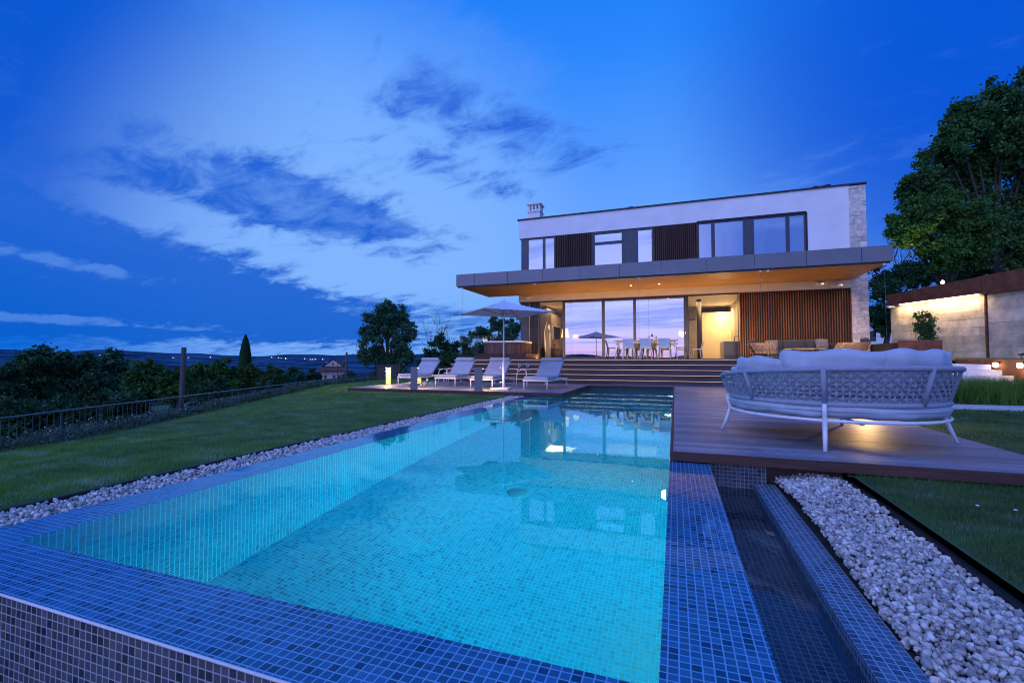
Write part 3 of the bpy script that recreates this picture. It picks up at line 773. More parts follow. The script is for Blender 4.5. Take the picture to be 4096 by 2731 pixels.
l.data.shape = 'RECTANGLE'; l.data.size = 13; l.data.size_y = .3; l.data.energy = 290; l.location = (-.8, 20.25, .9); l.rotation_euler = (R(180), 0, 0)  # added fill strip at terrace floor, facing up to brighten soffit and band

# ------------------------------------------------------------------ inside
t_ = thing('television', 'black wall mounted television facing into the living room', 'television', (-6.03, 23.9, 2.25))
M().box(-6.045, -5.99, 23.15, 24.6, 1.9, 2.62).build('casing', 'white_plastic', t_, True); M().box(-5.989, -5.98, 23.18, 24.58, 1.92, 2.60).build('screen', 'screen', t_, True)
t_ = thing('media_box', 'small light box below the television on the grey wall', 'speaker', (-6.0, 23.6, 1.75))
M().box(-6.045, -5.95, 23.3, 23.9, 1.62, 1.82).build('casing', 'steel', t_, True, bevel=.01)
sp = thing('metal_sculpture', 'tall faceted metal sculpture with warm glow painted on its edges standing by the window', 'sculpture', (-5.95, 21.75, ZTT))
def sc_pt(a, b): return (-6.11+a*.345, b)
body = [(.12,0),(1.,0),(.97,.48),(.93,1.0),(.99,1.36),(.93,1.60),(.86,1.72),(.62,1.62),(.50,1.86),(.30,1.62),(.08,1.35),(.10,.9),(.30,.6)]
m = M(); i = 0
P2 = [(-6.11+a*.345, z+ZTT) for a, z in body]
for sgn, y in ((1, 21.72), (-1, 21.80)):
    pts = [(x, y, z) for x, z in P2]; m.quad(pts if sgn == 1 else pts[::-1])
for k in range(len(P2)):
    a, b = P2[k], P2[(k+1) % len(P2)]; m.quad([(a[0], 21.72, a[1]), (a[0], 21.80, a[1]), (b[0], 21.80, b[1]), (b[0], 21.72, b[1])])
m.build('body', 'bronze', sp, True)
m = M()
for poly in ([(.10,1.35),(.30,1.64),(.52,1.88),(.40,1.66),(.27,1.50),(.16,1.34),(.36,.62),(.22,.30),(.17,.62)], [(.97,1.62),(.80,1.74),(.60,1.56),(.98,1.38)], [(.90,1.30),(1.0,1.34),(.99,.4),(1.03,.2),(.92,.75),(.88,1.0)]):
    m.quad([(-6.11+a*.345, 21.70, z+ZTT) for a, z in poly])
m.build('lit_edge_glow', 'shade_gold' if 'shade_gold' in MATS else 'bollard_glow', sp, True)  # warm room light on the edges, put in as emission
def floor_lamp(x, y, zt, r, h, label):
    t_ = thing('floor_lamp', label, 'lamp', (x, y, ZTT), group='lamps in the living room')
    M().lathe([(.14,0),(.14,.02),(.012,.03),(.012,zt-ZTT-h)], (x, y, ZTT), 16).build('stand', 'steel', t_, True)
    M().lathe([(r,0),(r*.72,h)], (x, y, zt-h), 24).build('shade', 'shade_warm', t_, True)
    lamp('bulb', 'POINT', (x, y, zt-h*.5), 8, lc, parent=t_, shadow_soft_size=.1)
floor_lamp(-5.55, 24.0, 2.50, .21, .46, 'standing lamp with tall glowing orange shade behind the window post')
floor_lamp(-5.1, 24.6, 2.2, .17, .20, 'smaller pale lamp shade just right of the tall orange one')
pe = thing('pendant_lamp', 'cluster pendant lamp of small white globes near the right window post', 'lamp', (.35, 23.5, 2.1))
m = M(); rnd = random.Random(2)
for k in range(16):
    p = Vector((rnd.gauss(0,1), rnd.gauss(0,1), rnd.gauss(0,1))).normalized()*.13+Vector((.35, 23.5, 2.12)); m.lathe([(.001,-.05),(.035,-.035),(.05,0),(.035,.035),(.001,.05)], p, 10)
m.build('globe_cluster', 'pendant', pe, True); M().tube([(.35,23.5,2.2),(.35,23.5,3.66)], .006, 6).build('cord', 'dark_plastic', pe, True)
isl = thing('kitchen_island', 'grey stone kitchen island with a dark tap seen through the open bay', 'kitchen island', (2.3, 22.2, ZTT))
M().box(2.03, 2.70, 21.95, 23.6, ZTT, 1.66).build('counter', 'island_stone', isl, True)
M().box(2.015, 2.028, 21.97, 23.58, ZTT, 1.64).build('side_panel', 'interior_wall', isl, True)
M().tube([(2.5,22.4,1.66),(2.5,22.4,1.86),(2.53,22.4,1.9),(2.62,22.4,1.9),(2.64,22.4,1.86)], .014, 8).build('tap', 'dark_metal', isl, True)

# ------------------------------------------------------------------ furniture: chairs, tables
def make_chair(label, mat):
    t = thing('dining_chair', label, 'chair')
    # seat shell
    def seat(u, v):
        x = (u-.5)*.46; y = (v-.5)*.46
        return (x, y, .46-.015*math.cos(x*6)*math.cos(y*6)+.0)
    M().box(-.225, .225, -.22, .22, .43, .465).build('seat', mat, t, bevel=.014)
    # backrest leaning outwards (the back is at +y)
    def back(u, v, o):
        x = (u-.5)*(.40+.03*v); return (x, .20+.10*v+o-.03*math.cos(x*4), .44+.35*v)
    m = M(); m.grid(lambda u, v: back(u, v, 0), 10, 8); m.grid(lambda u, v: back(u, v, .018), 10, 8)
    m.quad([back(0,1,0), back(1,1,0), back(1,1,.018), back(0,1,.018)]); m.quad([back(0,0,0), back(0,1,0), back(0,1,.018), back(0,0,.018)]); m.quad([back(1,0,0), back(1,1,0), back(1,1,.018), back(1,0,.018)])
    m.build('backrest', mat, t)
    for sx in (-1, 1):
        for sy in (-1, 1):
            M().tube([(sx*.195, sy*.18, .445), (sx*.20, sy*.19, .3), (sx*.225, sy*.235, 0)], [.026, .022, .015], 8).build('leg', mat, t)
    return t
cw = make_chair('white moulded chair with its back to the pool, leftmost of the front three', 'white_plastic')
def put(o, loc, rz, label=None, group=None):
    o.location = loc; o.rotation_euler = (0, 0, rz)
    if label: o['label'] = label
    if group: o['group'] = group
    return o
G = 'chairs around the terrace dining table'
put(cw, (-1.72, 18.55, ZTT), R(180), group=G)
put(copy_tree(cw), (-1.07, 18.55, ZTT), R(180), 'white moulded chair with its back to the pool, middle of the front three', G)
put(copy_tree(cw), (-.39, 18.55, ZTT), R(180), 'white moulded chair with its back to the pool, rightmost of the front three', G)
cd = make_chair('dark grey chair at the left head of the dining table', 'dark_plastic')
put(cd, (-2.42, 19.1, ZTT), R(90), group=G)
put(copy_tree(cd), (.24, 19.1, ZTT), R(-90), 'dark grey chair at the right head of the dining table', G)
for x, w_ in ((-1.72, 'leftmost'), (-1.05, 'middle one'), (-.40, 'rightmost')):
    put(copy_tree(cd), (x, 19.85, ZTT), 0, 'dark grey chair on the house side of the dining table, %s of three' % w_, G)
put(copy_tree(cw), (.95, 22.5, ZTT), R(-80), 'pale chair inside the open bay near the dark column', 'chairs inside the house')
dt = thing('dining_table', 'long white dining table on the terrace with a pale timber top', 'table', (-1.1, 19.05, ZTT))
M().box(-2.32, .13, 18.65, 19.5, 1.60, 1.63).build('tabletop', 'teak', dt, True, bevel=.008)
M().box(-2.2, .0, 18.72, 19.43, 1.54, 1.598).build('apron', 'white_paint', dt, True)
for sx, x in ((-1, -2.2), (1, .0)):
    for sy, y in ((-1, 18.74), (1, 19.41)):
        M().tube([(x, y, 1.55), (x+sx*.08, y+sy*.03, ZTT)], [.035, .022], 8).build('leg', 'white_paint', dt, True)
wb = thing('wine_bottle', 'dark wine bottle with pale label on the dining table', 'bottle', (-.86, 19.05, 1.631))
M().lathe([(0,0),(.037,.002),(.038,.19),(.03,.215),(.014,.24),(.013,.295),(.015,.30),(0,.302)], (-.86, 19.05, 1.631), 16).build('body', 'bottle_glass', wb, True)
M().lathe([(.0385,.05),(.0385,.14)], (-.86, 19.05, 1.631), 16).build('label', 'label_paper', wb, True)
def wine_glass(x, y, label):
    g = thing('wine_glass', label, 'glass', (x, y, 1.631), group='wine glasses on the dining table')
    M().lathe([(.035,0),(.03,.004),(.004,.008),(.004,.085),(.03,.11),(.042,.15),(.036,.20)], (x, y, 1.631), 16).build('bowl', 'thin_glass', g, True)
    M().lathe([(0,.098),(.02,.105),(.032,.125),(0,.126)], (x, y, 1.631), 14).build('wine', 'wine', g, True)
wine_glass(-.98, 19.0, 'round wine glass left of the bottle on the dining table'); wine_glass(-.71, 19.0, 'round wine glass right of the bottle on the dining table')

# sofa, coffee table, slatted armchairs
so = thing('outdoor_sofa', 'long dark grey sofa against the warm slat wall', 'sofa', (4.5, 20.5, ZTT))
M().box(3.45, 5.75, 20.15, 20.95, ZTT+.08, ZTT+.16).build('base', 'dark_metal', so, True)
for x in (3.5, 5.7): M().box(x-.03, x+.03, 20.2, 20.26, ZTT, ZTT+.08).build('leg', 'dark_metal', so, True)
M().box(5.62, 5.76, 20.2, 20.95, ZTT+.16, ZTT+.60).build('armrest', 'sofa_fabric', so, True, bevel=.03)
def pil(parent, name, c, w, h, t, rz, tilt, mat, seed):
    rot = Matrix.Rotation(rz, 4, 'Z') @ Matrix.Rotation(tilt, 4, 'X')
    fr = lambda a, b, d: tuple(Vector(c)+rot @ Vector((a, d, b)))
    return M().pillow(fr, w, h, t, seed=seed, wr=.008).build(name, mat, parent, True)
M().box(3.46, 4.55, 20.15, 20.9, ZTT+.165, ZTT+.38).build('seat_cushion', 'sofa_fabric', so, True, bevel=.05)
M().box(4.56, 5.61, 20.15, 20.9, ZTT+.165, ZTT+.38).build('seat_cushion', 'sofa_fabric', so, True, bevel=.05)
for x, w_ in ((3.75, .6), (4.45, .8), (5.15, .6)): pil(so, 'back_cushion', (x, 20.82, ZTT+.56), w_+.04, .44, .2, 0, R(-10), 'sofa_fabric', int(x*10))
def tp(label, c, rz, tilt, mat, seed, w=.46, h=.42):
    o = M().pillow(lambda a, b, d: tuple(Vector(c)+(Matrix.Rotation(rz, 4, 'Z') @ Matrix.Rotation(tilt, 4, 'X')) @ Vector((a, d, b))), w, h, .16, seed=seed, wr=.006).build('throw_pillow', mat)
    return tag(o, label, 'pillow', 'loose pillows on the terrace seats')
tp('light grey pillow leaning at the left end of the dark sofa', (3.62, 20.55, ZTT+.56), R(-14), R(-18), 'pillow_fabric', 1)
tp('light grey pillow leaning at the right end of the dark sofa', (5.36, 20.6, ZTT+.58), R(8), R(-16), 'pillow_fabric', 2)
ct = thing('coffee_table', 'low coffee table with thin orange teak top before the dark sofa', 'table', (4.5, 19.5, ZTT))
M().box(3.9, 5.15, 19.2, 19.85, ZTT+.37, ZTT+.40).build('tabletop', 'teak', ct, True, bevel=.005)
for x in (4.15, 4.9): M().tube([(x-.12, 19.5, ZTT), (x+.05, 19.5, ZTT+.37)], .03, 6).tube([(x+.12, 19.55, ZTT), (x-.05, 19.55, ZTT+.37)], .03, 6).build('leg', 'dark_metal', ct, True)
def armchair(x0, x1, y, lean, label, pcol):
    """slatted teak side facing the pool"""
    t = thing('slatted_armchair', label, 'armchair', ((x0+x1)/2, y, ZTT), group='slatted teak armchairs on the terrace')
    for k_, yy in enumerate((y, y+.72)):
        m = M()
        za, zb = ZTT+.22, ZTT+.58
        for k in range(11):
            f = k/10; z = za+(zb-za)*f; off = lean*(1-f)*.18
            m.tube([(x0+off, yy, z), (x1+off-(.02 if 0 < k < 10 else .06), yy, z)], .0125, 6)
        m.tube([(x0+lean*.18, yy, za), (x0, yy, zb)], .014, 6); m.tube([(x1+lean*.18-.03, yy, za), (x1-.03, yy, zb)], .014, 6)
        m.build('slatted_side', 'teak', t, True)
    m = M()
    s0 = x0 if lean > 0 else x1; d = 1 if lean > 0 else -1
    m.box(min(s0+d*.05, s0+d*.72), max(s0+d*.05, s0+d*.72), y+.03, y+.69, ZTT+.24, ZTT+.28).build('seat_frame', 'dark_metal', t, True)
    M().box(min(s0+d*.1, s0+d*.75), max(s0+d*.1, s0+d*.75), y+.05, y+.67, ZTT+.285, ZTT+.42).build('seat_cushion', pcol, t, True, bevel=.05)
    rot = Matrix.Rotation(R(90), 4, 'Z') @ Matrix.Rotation(R(14)*d, 4, 'X')
    c = Vector((s0+d*.08, y+.36, ZTT+.56))
    M().pillow(lambda a, b, e: tuple(c+rot @ Vector((a, e, b))), .56, .40, .2, seed=3).build('back_cushion', pcol, t, True)
    for sx in (0, 1):
        for yy in (y+.03, y+.69):
            xx = (x0+lean*.18+.1, x1+lean*.18-.1)[sx]
            M().tube([(xx, yy, ZTT+.23), (xx+(-.10 if sx == 0 else .03), yy, ZTT)], .011, 6).build('leg', 'rail_metal', t, True)
    return t
armchair(2.62, 3.36, 18.7, .9, 'slatted teak armchair at the left of the sofa with brown cushions', 'brown_fabric')
armchair(5.60, 6.42, 18.95, -.9, 'slatted teak armchair at the right of the sofa with a grey cushion', 'sofa_fabric')

# ------------------------------------------------------------------ hot tub, platform, glass screens
pf = thing('tub_platform', 'low timber platform under the hot tub', 'platform', (-7.2, 19.6, ZTT))
m = M()
for k in range(2): m.box(-8.36, -6.0, 18.4, 18.425, ZTT+.004+k*.095, ZTT+.004+k*.095+.09)
for k in range(2): m.box(-6.025, -6.0, 18.428, 20.6, ZTT+.004+k*.095, ZTT+.004+k*.095+.09)
m.build('riser', 'fascia_wood', pf, True)
boards(-8.38, -5.98, 18.38, 20.62, ZTT+.225, seedy=4).build('top_surface', 'fascia_wood', pf, True)
tb = thing('hot_tub', 'hot tub with ribbed brown timber sides and pale rim', 'hot tub', (-7.2, 19.6, 1.11))
poly = [(-7.9,18.72),(-6.6,18.72),(-6.24,19.05),(-6.24,20.2),(-6.6,20.55),(-7.9,20.55),(-8.2,20.2),(-8.2,19.05)]
cx_, cy_ = -7.2, 19.63
inset = lambda k: [(cx_+(x-cx_)*k, cy_+(y-cy_)*k) for x, y in poly]
m = M().prism(inset(.955), 1.108, 1.60)
for k in range(8):
    a, b = inset(.965)[k], inset(.965)[(k+1) % 8]; L = math.dist(a, b); n = max(2, int(L/.055))
    for j in range(n):
        f = (j+.5)/n; x, y = a[0]+(b[0]-a[0])*f, a[1]+(b[1]-a[1])*f
        m.obox((x, y, 1.36), (L/n*.72, .02, .46), math.atan2(b[1]-a[1], b[0]-a[0]))
m.build('ribbed_side', 'tub_wood', tb, True)
m = M(); po, pi = inset(1.0), inset(.86); n = 8
i = len(m.v); m.v += [(x, y, 1.60) for x, y in po]+[(x, y, 1.67) for x, y in po]+[(x, y, 1.68) for x, y in pi]+[(x, y, 1.30) for x, y in pi]
for r_ in range(3):
    for k in range(n): m.face((i+r_*n+k, i+r_*n+(k+1) % n, i+(r_+1)*n+(k+1) % n, i+(r_+1)*n+k), [(0, 0)]*4)
m.face([i+3*n+k for k in range(n)], [(0, 0)]*n); m.face([i+k for k in range(n)][::-1], [(0, 0)]*n)
m.build('rim', 'tub_rim', tb, True, bevel=.02)
fe = thing('glass_balustrade', 'frameless glass screen around the hot tub corner of the terrace', 'glass screen', (-8.7, 19, ZTT))
def gpanel(a, b, z0=.95, z1=1.97):
    p = M().quad([(a[0],a[1],z0),(b[0],b[1],z0),(b[0],b[1],z1),(a[0],a[1],z1)]).build('glass_panel', 'pane_fence', fe, True)
    M().tube([(a[0],a[1],z1), (b[0],b[1],z1)], .008, 6).build('edge', 'rail_metal', fe, True)
    M().tube([(b[0],b[1],z0), (b[0],b[1],z1)], .008, 6).build('edge', 'rail_metal', fe, True)
gpanel((-8.76, 17.72), (-8.76, 19.7)); gpanel((-8.76, 19.72), (-7.4, 22.9))
M().box(-8.80, -8.72, 17.69, 19.75, ZTT, .96).build('base_rail', 'white_stone', fe, True)

# ------------------------------------------------------------------ sun loungers
def make_lounger():
    t = thing('sun_lounger', 'x', 'sun lounger')
    W, L = .78, 1.95
    m = M().box(-W/2, W/2, 0, .035, .24, .285).box(-W/2, -W/2+.035, .036, L, .24, .285).box(W/2-.035, W/2, .036, L, .24, .285).box(-W/2+.036, W/2-.036, L-.04, L, .24, .28)
    for k in range(12): m.box(-W/2+.036, W/2-.036, .12+k*.15, .16+k*.15, .262, .278)
    m.build('frame', 'white_paint', t, bevel=.004)
    for x in (-W/2+.03, W/2-.03):
        M().tube([(x, .03, .245), (x, .03, 0)], .016, 8).build('leg', 'white_paint', t)
        M().tube([(x, L-.1, .245), (x, L-.02, .06)], .016, 8).build('leg', 'white_paint', t)
        i = M(); i.lathe([(.0,-.02),(.05,-.02),(.055,0),(.05,.02),(0,.02)], seg=16); i.v = [(x+z, L-.01+y_, .055+x_) for x_, y_, z in i.v]; i.build('wheel', 'white_plastic', t)
    # mattress: flat part, then back raised
    a = R(40); yb = 1.02
    prof = [(.03, .0), (yb*.5, 0), (yb-.06, 0.002), (yb+.04, .025)]
    Lb = .78
    path = [(y, .29+z) for y, z in prof]+[(yb+.04+Lb*k/5*math.cos(a), .29+.025+Lb*k/5*math.sin(a)) for k in range(1, 6)]
    th = .085; m = M()
    secs = []
    for k, (y, z) in enumerate(path):
        d = Vector(path[min(k+1, len(path)-1)])-Vector(path[max(k-1, 0)]); d.normalize(); nrm = Vector((-d.y, d.x))
        secs.append(((y, z), (y+nrm.x*th, z+nrm.y*th)))
    w2 = W/2-.015
    for k in range(len(secs)-1):
        (a0, a1), (b0, b1) = secs[k], secs[k+1]
        i = len(m.v)
        m.v += [(-w2,*a0),(w2,*a0),(w2,*a1),(-w2,*a1),(-w2,*b0),(w2,*b0),(w2,*b1),(-w2,*b1)]
        for q in ((3,2,6,7),(4,5,1,0),(1,5,6,2),(4,0,3,7)): m.face([i+j for j in q], [(0, 0)]*4)
        if k == 0: m.face([i, i+1, i+2, i+3], [(0, 0)]*4)
        if k == len(secs)-2: m.face([i+7, i+6, i+5, i+4], [(0, 0)]*4)
    ob = m.build('mattress', 'fabric_grey', t)
    w = ob.modifiers.new('weld', 'WELD'); w.merge_threshold = .001
    b = ob.modifiers.new('bevel', 'BEVEL'); b.width = .022; b.segments = 3; b.limit_method = 'ANGLE'; b.angle_limit = R(50)
    (e0, e1) = secs[-1]
    y, z = e1[0]-.06*math.cos(a), e1[1]-.06*math.sin(a)
    M().tube([(-w2+.02, y-.03, z+.035), (-w2+.04, y-.03, z+.035), (w2-.04, y-.03, z+.035), (w2-.02, y-.03, z+.035)], [.045, .062, .062, .045], 16).build('headrest', 'fabric_grey', t)
    M().tube([(-w2+.06, 1.45, .62), (-w2+.06, 1.75, .27)], .009, 6).tube([(w2-.06, 1.45, .62), (w2-.06, 1.75, .27)], .009, 6).build('back_stay', 'rail_metal', t)
    return t
L0 = make_lounger(); LG = 'sun loungers in a row on the timber deck'
put(L0, (-8.60, 13.40, 0), R(-1), 'grey sun lounger furthest left, two lit bollards at its foot and side', LG)
put(copy_tree(L0), (-7.12, 13.35, 0), 0, 'grey sun lounger second from the left, between the low white table and a dark bollard', LG)
put(copy_tree(L0), (-5.58, 12.78, 0), R(-1), 'grey sun lounger standing partly behind the umbrella pole', LG)
put(copy_tree(L0), (-3.84, 12.72, 0), R(-4), 'grey sun lounger furthest right, nearest the pool water', LG)
def side_table(x, y, label):
    t = thing('side_table', label, 'side table', (x, y, 0), group='round white side tables between the loungers')
    M().lathe([(0,0),(.235,0),(.24,.006),(.235,.012),(0,.012)], (x, y, .535), 28).build('tabletop', 'white_paint', t, True)
    for k in range(3):
        a = R(200+120*k); M().tube([(x+.06*math.cos(a), y+.06*math.sin(a), .53), (x+.17*math.cos(a), y+.17*math.sin(a), .50), (x+.20*math.cos(a), y+.20*math.sin(a), .42), (x+.235*math.cos(a), y+.235*math.sin(a), 0)], .014, 8).build('leg', 'white_paint', t, True)
side_table(-4.66, 14.1, 'round white side table with two drinks beside the rightmost lounger')
side_table(-7.72, 14.45, 'round white side table without drinks beside the leftmost lounger')
simple('drink', c3(.45,.5,.42), .2)
for x, y, l in ((-4.78, 14.05, 'tall drink glass with straw, left one on the side table'), (-4.52, 14.12, 'tall drink glass with straw, right one on the side table')):
    g = thing('drink_glass', l, 'glass', (x, y, .548), group='drinks on the side table')
    M().lathe([(0,0),(.036,0),(.042,.14)], (x, y, .548), 14).build('tumbler', 'thin_glass', g, True)
    M().lathe([(0,.005),(.034,.005),(.039,.11),(0,.11)], (x, y, .548), 14).build('drink', 'drink', g, True)
    M().tube([(x, y, .56), (x-.03, y, .76)], .004, 6).build('straw', 'white_paint', g, True)

# ------------------------------------------------------------------ bollard lights
def bollard(x, y, h, w, face, label, e=9, rz=0.):
    t = thing('bollard_light', label, 'bollard light', (x, y, 0), rz, group='square bollard lights along the decks')
    M().box(-w/2, w/2, -.02, .02, 0, h-.03).box(-w/2, w/2, -.02, .10, h-.029, h).build('post', 'fascia_metal', t)
    M().box(-w/2+.01, w/2-.01, .021, .026, .01, h-.04).build('glowing_face', 'bollard_glow', t)
    M().box(-w/2+.012, w/2-.012, .03, .09, h-.036, h-.030).build('led', 'lamp_warm', t)
    l = lamp('bollard_lamp', 'AREA', (0, .09, h-.06), e*2.6, (1., .60, .24), size=.1); l.parent = t; l.rotation_euler = (R(25), 0, 0)
    return t
bollard(-7.30, 11.76, .65, .215, 1, 'dark back of a bollard light before the two left loungers', 10, R(0))
bollard(-5.22, 11.78, .65, .235, 1, 'dark back of a bollard light just left of the umbrella base', 10, R(0))
bollard(-9.40, 13.50, .615, .185, 1, 'bollard light with its glowing cream face left of the leftmost lounger', 8, R(200))
bollard(-9.20, 15.20, .60, .17, 1, 'bollard light with glowing face behind the leftmost lounger', 8, R(200))
bollard(2.85, 8.8, .60, .2, 1, 'bollard light hidden behind the round daybed lighting the boards', 7, R(172))

# ------------------------------------------------------------------ umbrella
um = thing('parasol', 'square white parasol with slim pole on a flat plate over the loungers', 'umbrella', (-4.82, 12.70, 0))
ux, uy = -4.82, 12.72
M().obox((ux, uy-.2, .025), (.5, .5, .045), R(8)).build('base_plate', 'white_paint', um, True, bevel=.006)
uy2 = uy
M().tube([(ux, uy2, .04), (ux, uy2, 2.68)], .021, 14).build('pole', 'white_paint', um, True)
M().tube([(ux, uy2, .045), (ux, uy2, .80)], .042, 16).build('sleeve', 'white_paint', um, True)
for z in (.2, .63):
    M().tube([(ux-.04, uy2-.01, z), (ux-.085, uy2-.02, z)], .012, 8).tube([(ux-.085, uy2-.02, z), (ux-.11, uy2-.025, z)], .026, 12).build('clamp_knob', 'white_paint', um, True)
ZE, ZA, HD = 2.25, 2.64, 1.63
cor = [Vector((ux+HD*math.cos(R(a)), uy+HD*math.sin(R(a)), ZE)) for a in (2, 92, 182, 272)]
apx = Vector((ux, uy, ZA))
m = M()
for k in range(4):
    A_, B_ = cor[k], cor[(k+1) % 4]
    def fn(u, v, A_=A_, B_=B_):
        e = A_.lerp(B_, u); e = e+(Vector((ux, uy, ZE))-e)*.07*math.sin(math.pi*u)  # eave pulled in between corners
        p = apx.lerp(e, v); p.z -= .05*math.sin(math.pi*u)*v*(1-v)*2; p.z -= .025*math.sin(math.pi*v)
        return p
    m.grid(fn, 12, 8)
m.build('canopy', 'canopy_cloth', um, True)
m = M()
for k in range(4): m.tube([apx-Vector((0,0,.05)), cor[k]-Vector((0,0,.015))], .011, 6)
m.build('rib_frame', 'rail_metal', um, True)
for k in range(4):
    p = Vector((ux, uy, 2.2)); q = apx.lerp(cor[k], .45)-Vector((0,0,.05)); M().tube([p, q], .008, 6).build('strut', 'rail_metal', um, True)
M().lathe([(.03,0),(.035,.03),(.012,.06),(.014,.09),(0,.10)], (ux, uy, ZA-.01), 12).build('finial', 'white_paint', um, True)
M().lathe([(.035,0),(.035,.07)], (ux, uy, 2.17), 12).build('runner', 'white_paint', um, True)

# ------------------------------------------------------------------ round daybed
DB = Vector((1.70, 6.33, 0))
db = thing('round_daybed', 'large round daybed with woven rope back, white legs and pale blue cushions', 'daybed', DB)
def pol(r, a, z): return (DB.x+r*math.cos(R(a)), DB.y+r*math.sin(R(a)), z)
# 60 by 60
A0, A1, AM = -193., 33., -70.
def topz(a): k = min(1., abs(a-AM)/118.); return .815-.13*k**2.2
def botz(a): return .455
RB, RT_ = 1.035, 1.135
def rr(a, z): f = (z-botz(a))/(topz(a)-botz(a)); return RB+(RT_-RB)*f
M().tube([pol(1.04, a, .292) for a in range(0, 360, 6)], .0165, 10, closed=True).build('base_ring', 'white_paint', db, True)
m = M(); m.tube([pol(1.03, 0, .275), pol(1.03, 180, .275)], .014, 8); m.tube([pol(1.03, 90, .27), pol(1.03, 270, .27)], .014, 8); m.build('cross_bar', 'white_paint', db, True)
for a in (172, -107, -4, 68):
    M().tube([pol(1.085, a, .46), pol(1.07, a, .36), pol(1.045, a, .29), pol(1.09, a, .15), pol(1.15, a, 0)], [.02, .021, .024, .022, .018], 10).build('leg', 'white_paint', db, True)
N = 72
top = [pol(RT_, A0+(A1-A0)*k/N, topz(A0+(A1-A0)*k/N)) for k in range(N+1)]
bot = [pol(RB, A0+(A1-A0)*k/N, botz(0)) for k in range(N+1)]
def arc_end(a): return [pol(RB+(RT_-RB)*f+.02*math.sin(f*3.14), a, botz(a)+(topz(a)-botz(a))*f) for f in (.0,.25,.5,.75,1.)]
rim = bot[::-1]+arc_end(A0)[1:-1]+top+arc_end(A1)[::-1][1:-1]
M().tube(rim, .027, 10, closed=True).build('rope_rim', 'rope', db, True)
for a in (-147, -107, -60, 10):
    M().tube([pol(RB+.012, a, botz(a)), pol(RT_+.012, a, topz(a))], .024, 8).build('upright', 'rope', db, True)
m = M()
def ribbon(pts, tang, w, th=.006):
    """flat woven strap: pts centre line, tang sideways unit vectors"""
    i0 = len(m.v); n = len(pts)
    for p, (t_, nn) in zip(pts, tang):
        p = Vector(p)
        for s1, s2 in ((-1,-1),(1,-1),(1,1),(-1,1)): m.v.append(tuple(p+t_*w/2*s1+nn*th/2*s2))
    for k in range(n-1):
        for j in range(4):
            a = i0+k*4+j; b = i0+k*4+(j+1) % 4; m.face((a, b, b+4, a+4), [(0, 0)]*4, 0, False)
arc = R(A1-A0)*1.14; NV = int(arc/.057); NH = 8
for i in range(NV):
    a = A0+(A1-A0)*(i+.5)/NV
    er = Vector((math.cos(R(a)), math.sin(R(a)), 0)); et = Vector((-er.y, er.x, 0))
    lean = 0.
    for side in (-1, 1):
        pts, tg = [], []
        for k in range(NH*4+1):
            f = k/(NH*4); z = botz(a)+(topz(a)-botz(a))*f; w = math.sin(math.pi*(f*NH+.5))*(1 if i % 2 else -1)
            p = Vector(pol(rr(a, z)+.007*w, a+lean*f, z))+et*side*.0048
            pts.append(p); tg.append((et, er))
        ribbon(pts, tg, .0085, .006)
for j in range(NH):
    f = (j+.5)/NH
    for side in (-1, 1):
        pts, tg = [], []
        for k in range(NV*4+1):
            q = k/(NV*4); a = A0+(A1-A0)*q; z = botz(a)+(topz(a)-botz(a))*f+side*.0042+.002*math.sin(k*.37+j)
            er = Vector((math.cos(R(a)), math.sin(R(a)), 0)); w = -math.cos(math.pi*(q*NV-.5))*0
            w = math.sin(math.pi*(q*NV))*(1 if j % 2 else -1)
            pts.append(pol(rr(a, z)+.007*w, a, z)); tg.append((Vector((0,0,1)), er))
        ribbon(pts, tg, .0065, .006)
m.build('woven_back', 'rope', db, True)
# mattress
def mat_fn(u, v):
    a = u*360; prof = [(.0,.52),(.5,.525),(.85,.52),(.98,.50),(1.035,.455),(1.05,.40),(1.035,.345),(.98,.312),(.6,.31),(0,.31)]
    k = v*(len(prof)-1); i = min(int(k), len(prof)-2); f = k-i
    r = prof[i][0]*(1-f)+prof[i+1][0]*f; z = prof[i][1]*(1-f)+prof[i+1][1]*f
    z += .006*math.sin(R(a)*9+r*4)*(r > .8)+.004*math.sin(R(a)*23)
    r += .008*math.sin(R(a)*7+z*30)*(r > .9)
    return pol(r, a, z)
M().grid(mat_fn, 120, 27).build('mattress', 'fabric_light', db, True)
M().tube([pol(1.052, a, .395) for a in range(0, 360, 4)], .006, 6, closed=True).build('piping', 'fabric_light', db, True)
def bent(aC, half, zc, h, t, r, tiltr=.10, seed=0, wr=.02, roll=0.):
    W = 2*R(half)*r
    def fr(a, b, c):
        ang = aC+math.degrees(a/r); z = zc+b+roll*a; rad = r+(b)*tiltr*1.2+c
        return pol(rad, ang, z)
    return M().pillow(fr, W, h, t, 30, 16, .36, wr, seed).build('back_cushion', 'fabric_light', db, True)
bent(-148, 27, .70, .46, .26, .88, .25, 1, .016, -.02)
bent(-103, 30, .745, .50, .30, .88, .25, 2, .016)
bent(-56, 28, .748, .50, .30, .88, .25, 3, .018)
bent(-15, 25, .745, .50, .30, .88, .25, 6, .020)
bent(-186, 17, .66, .30, .18, .93, .2, 5, .012)
bent(20, 14, .70, .36, .2, .92, .2, 8, .012)
M().pillow(lambda a, b, c: (DB.x-.25+a, DB.y+.62+c*.8+b*.35, .66+b), .6, .34, .18, seed=9).build('loose_pillow', 'fabric_light', db, True)

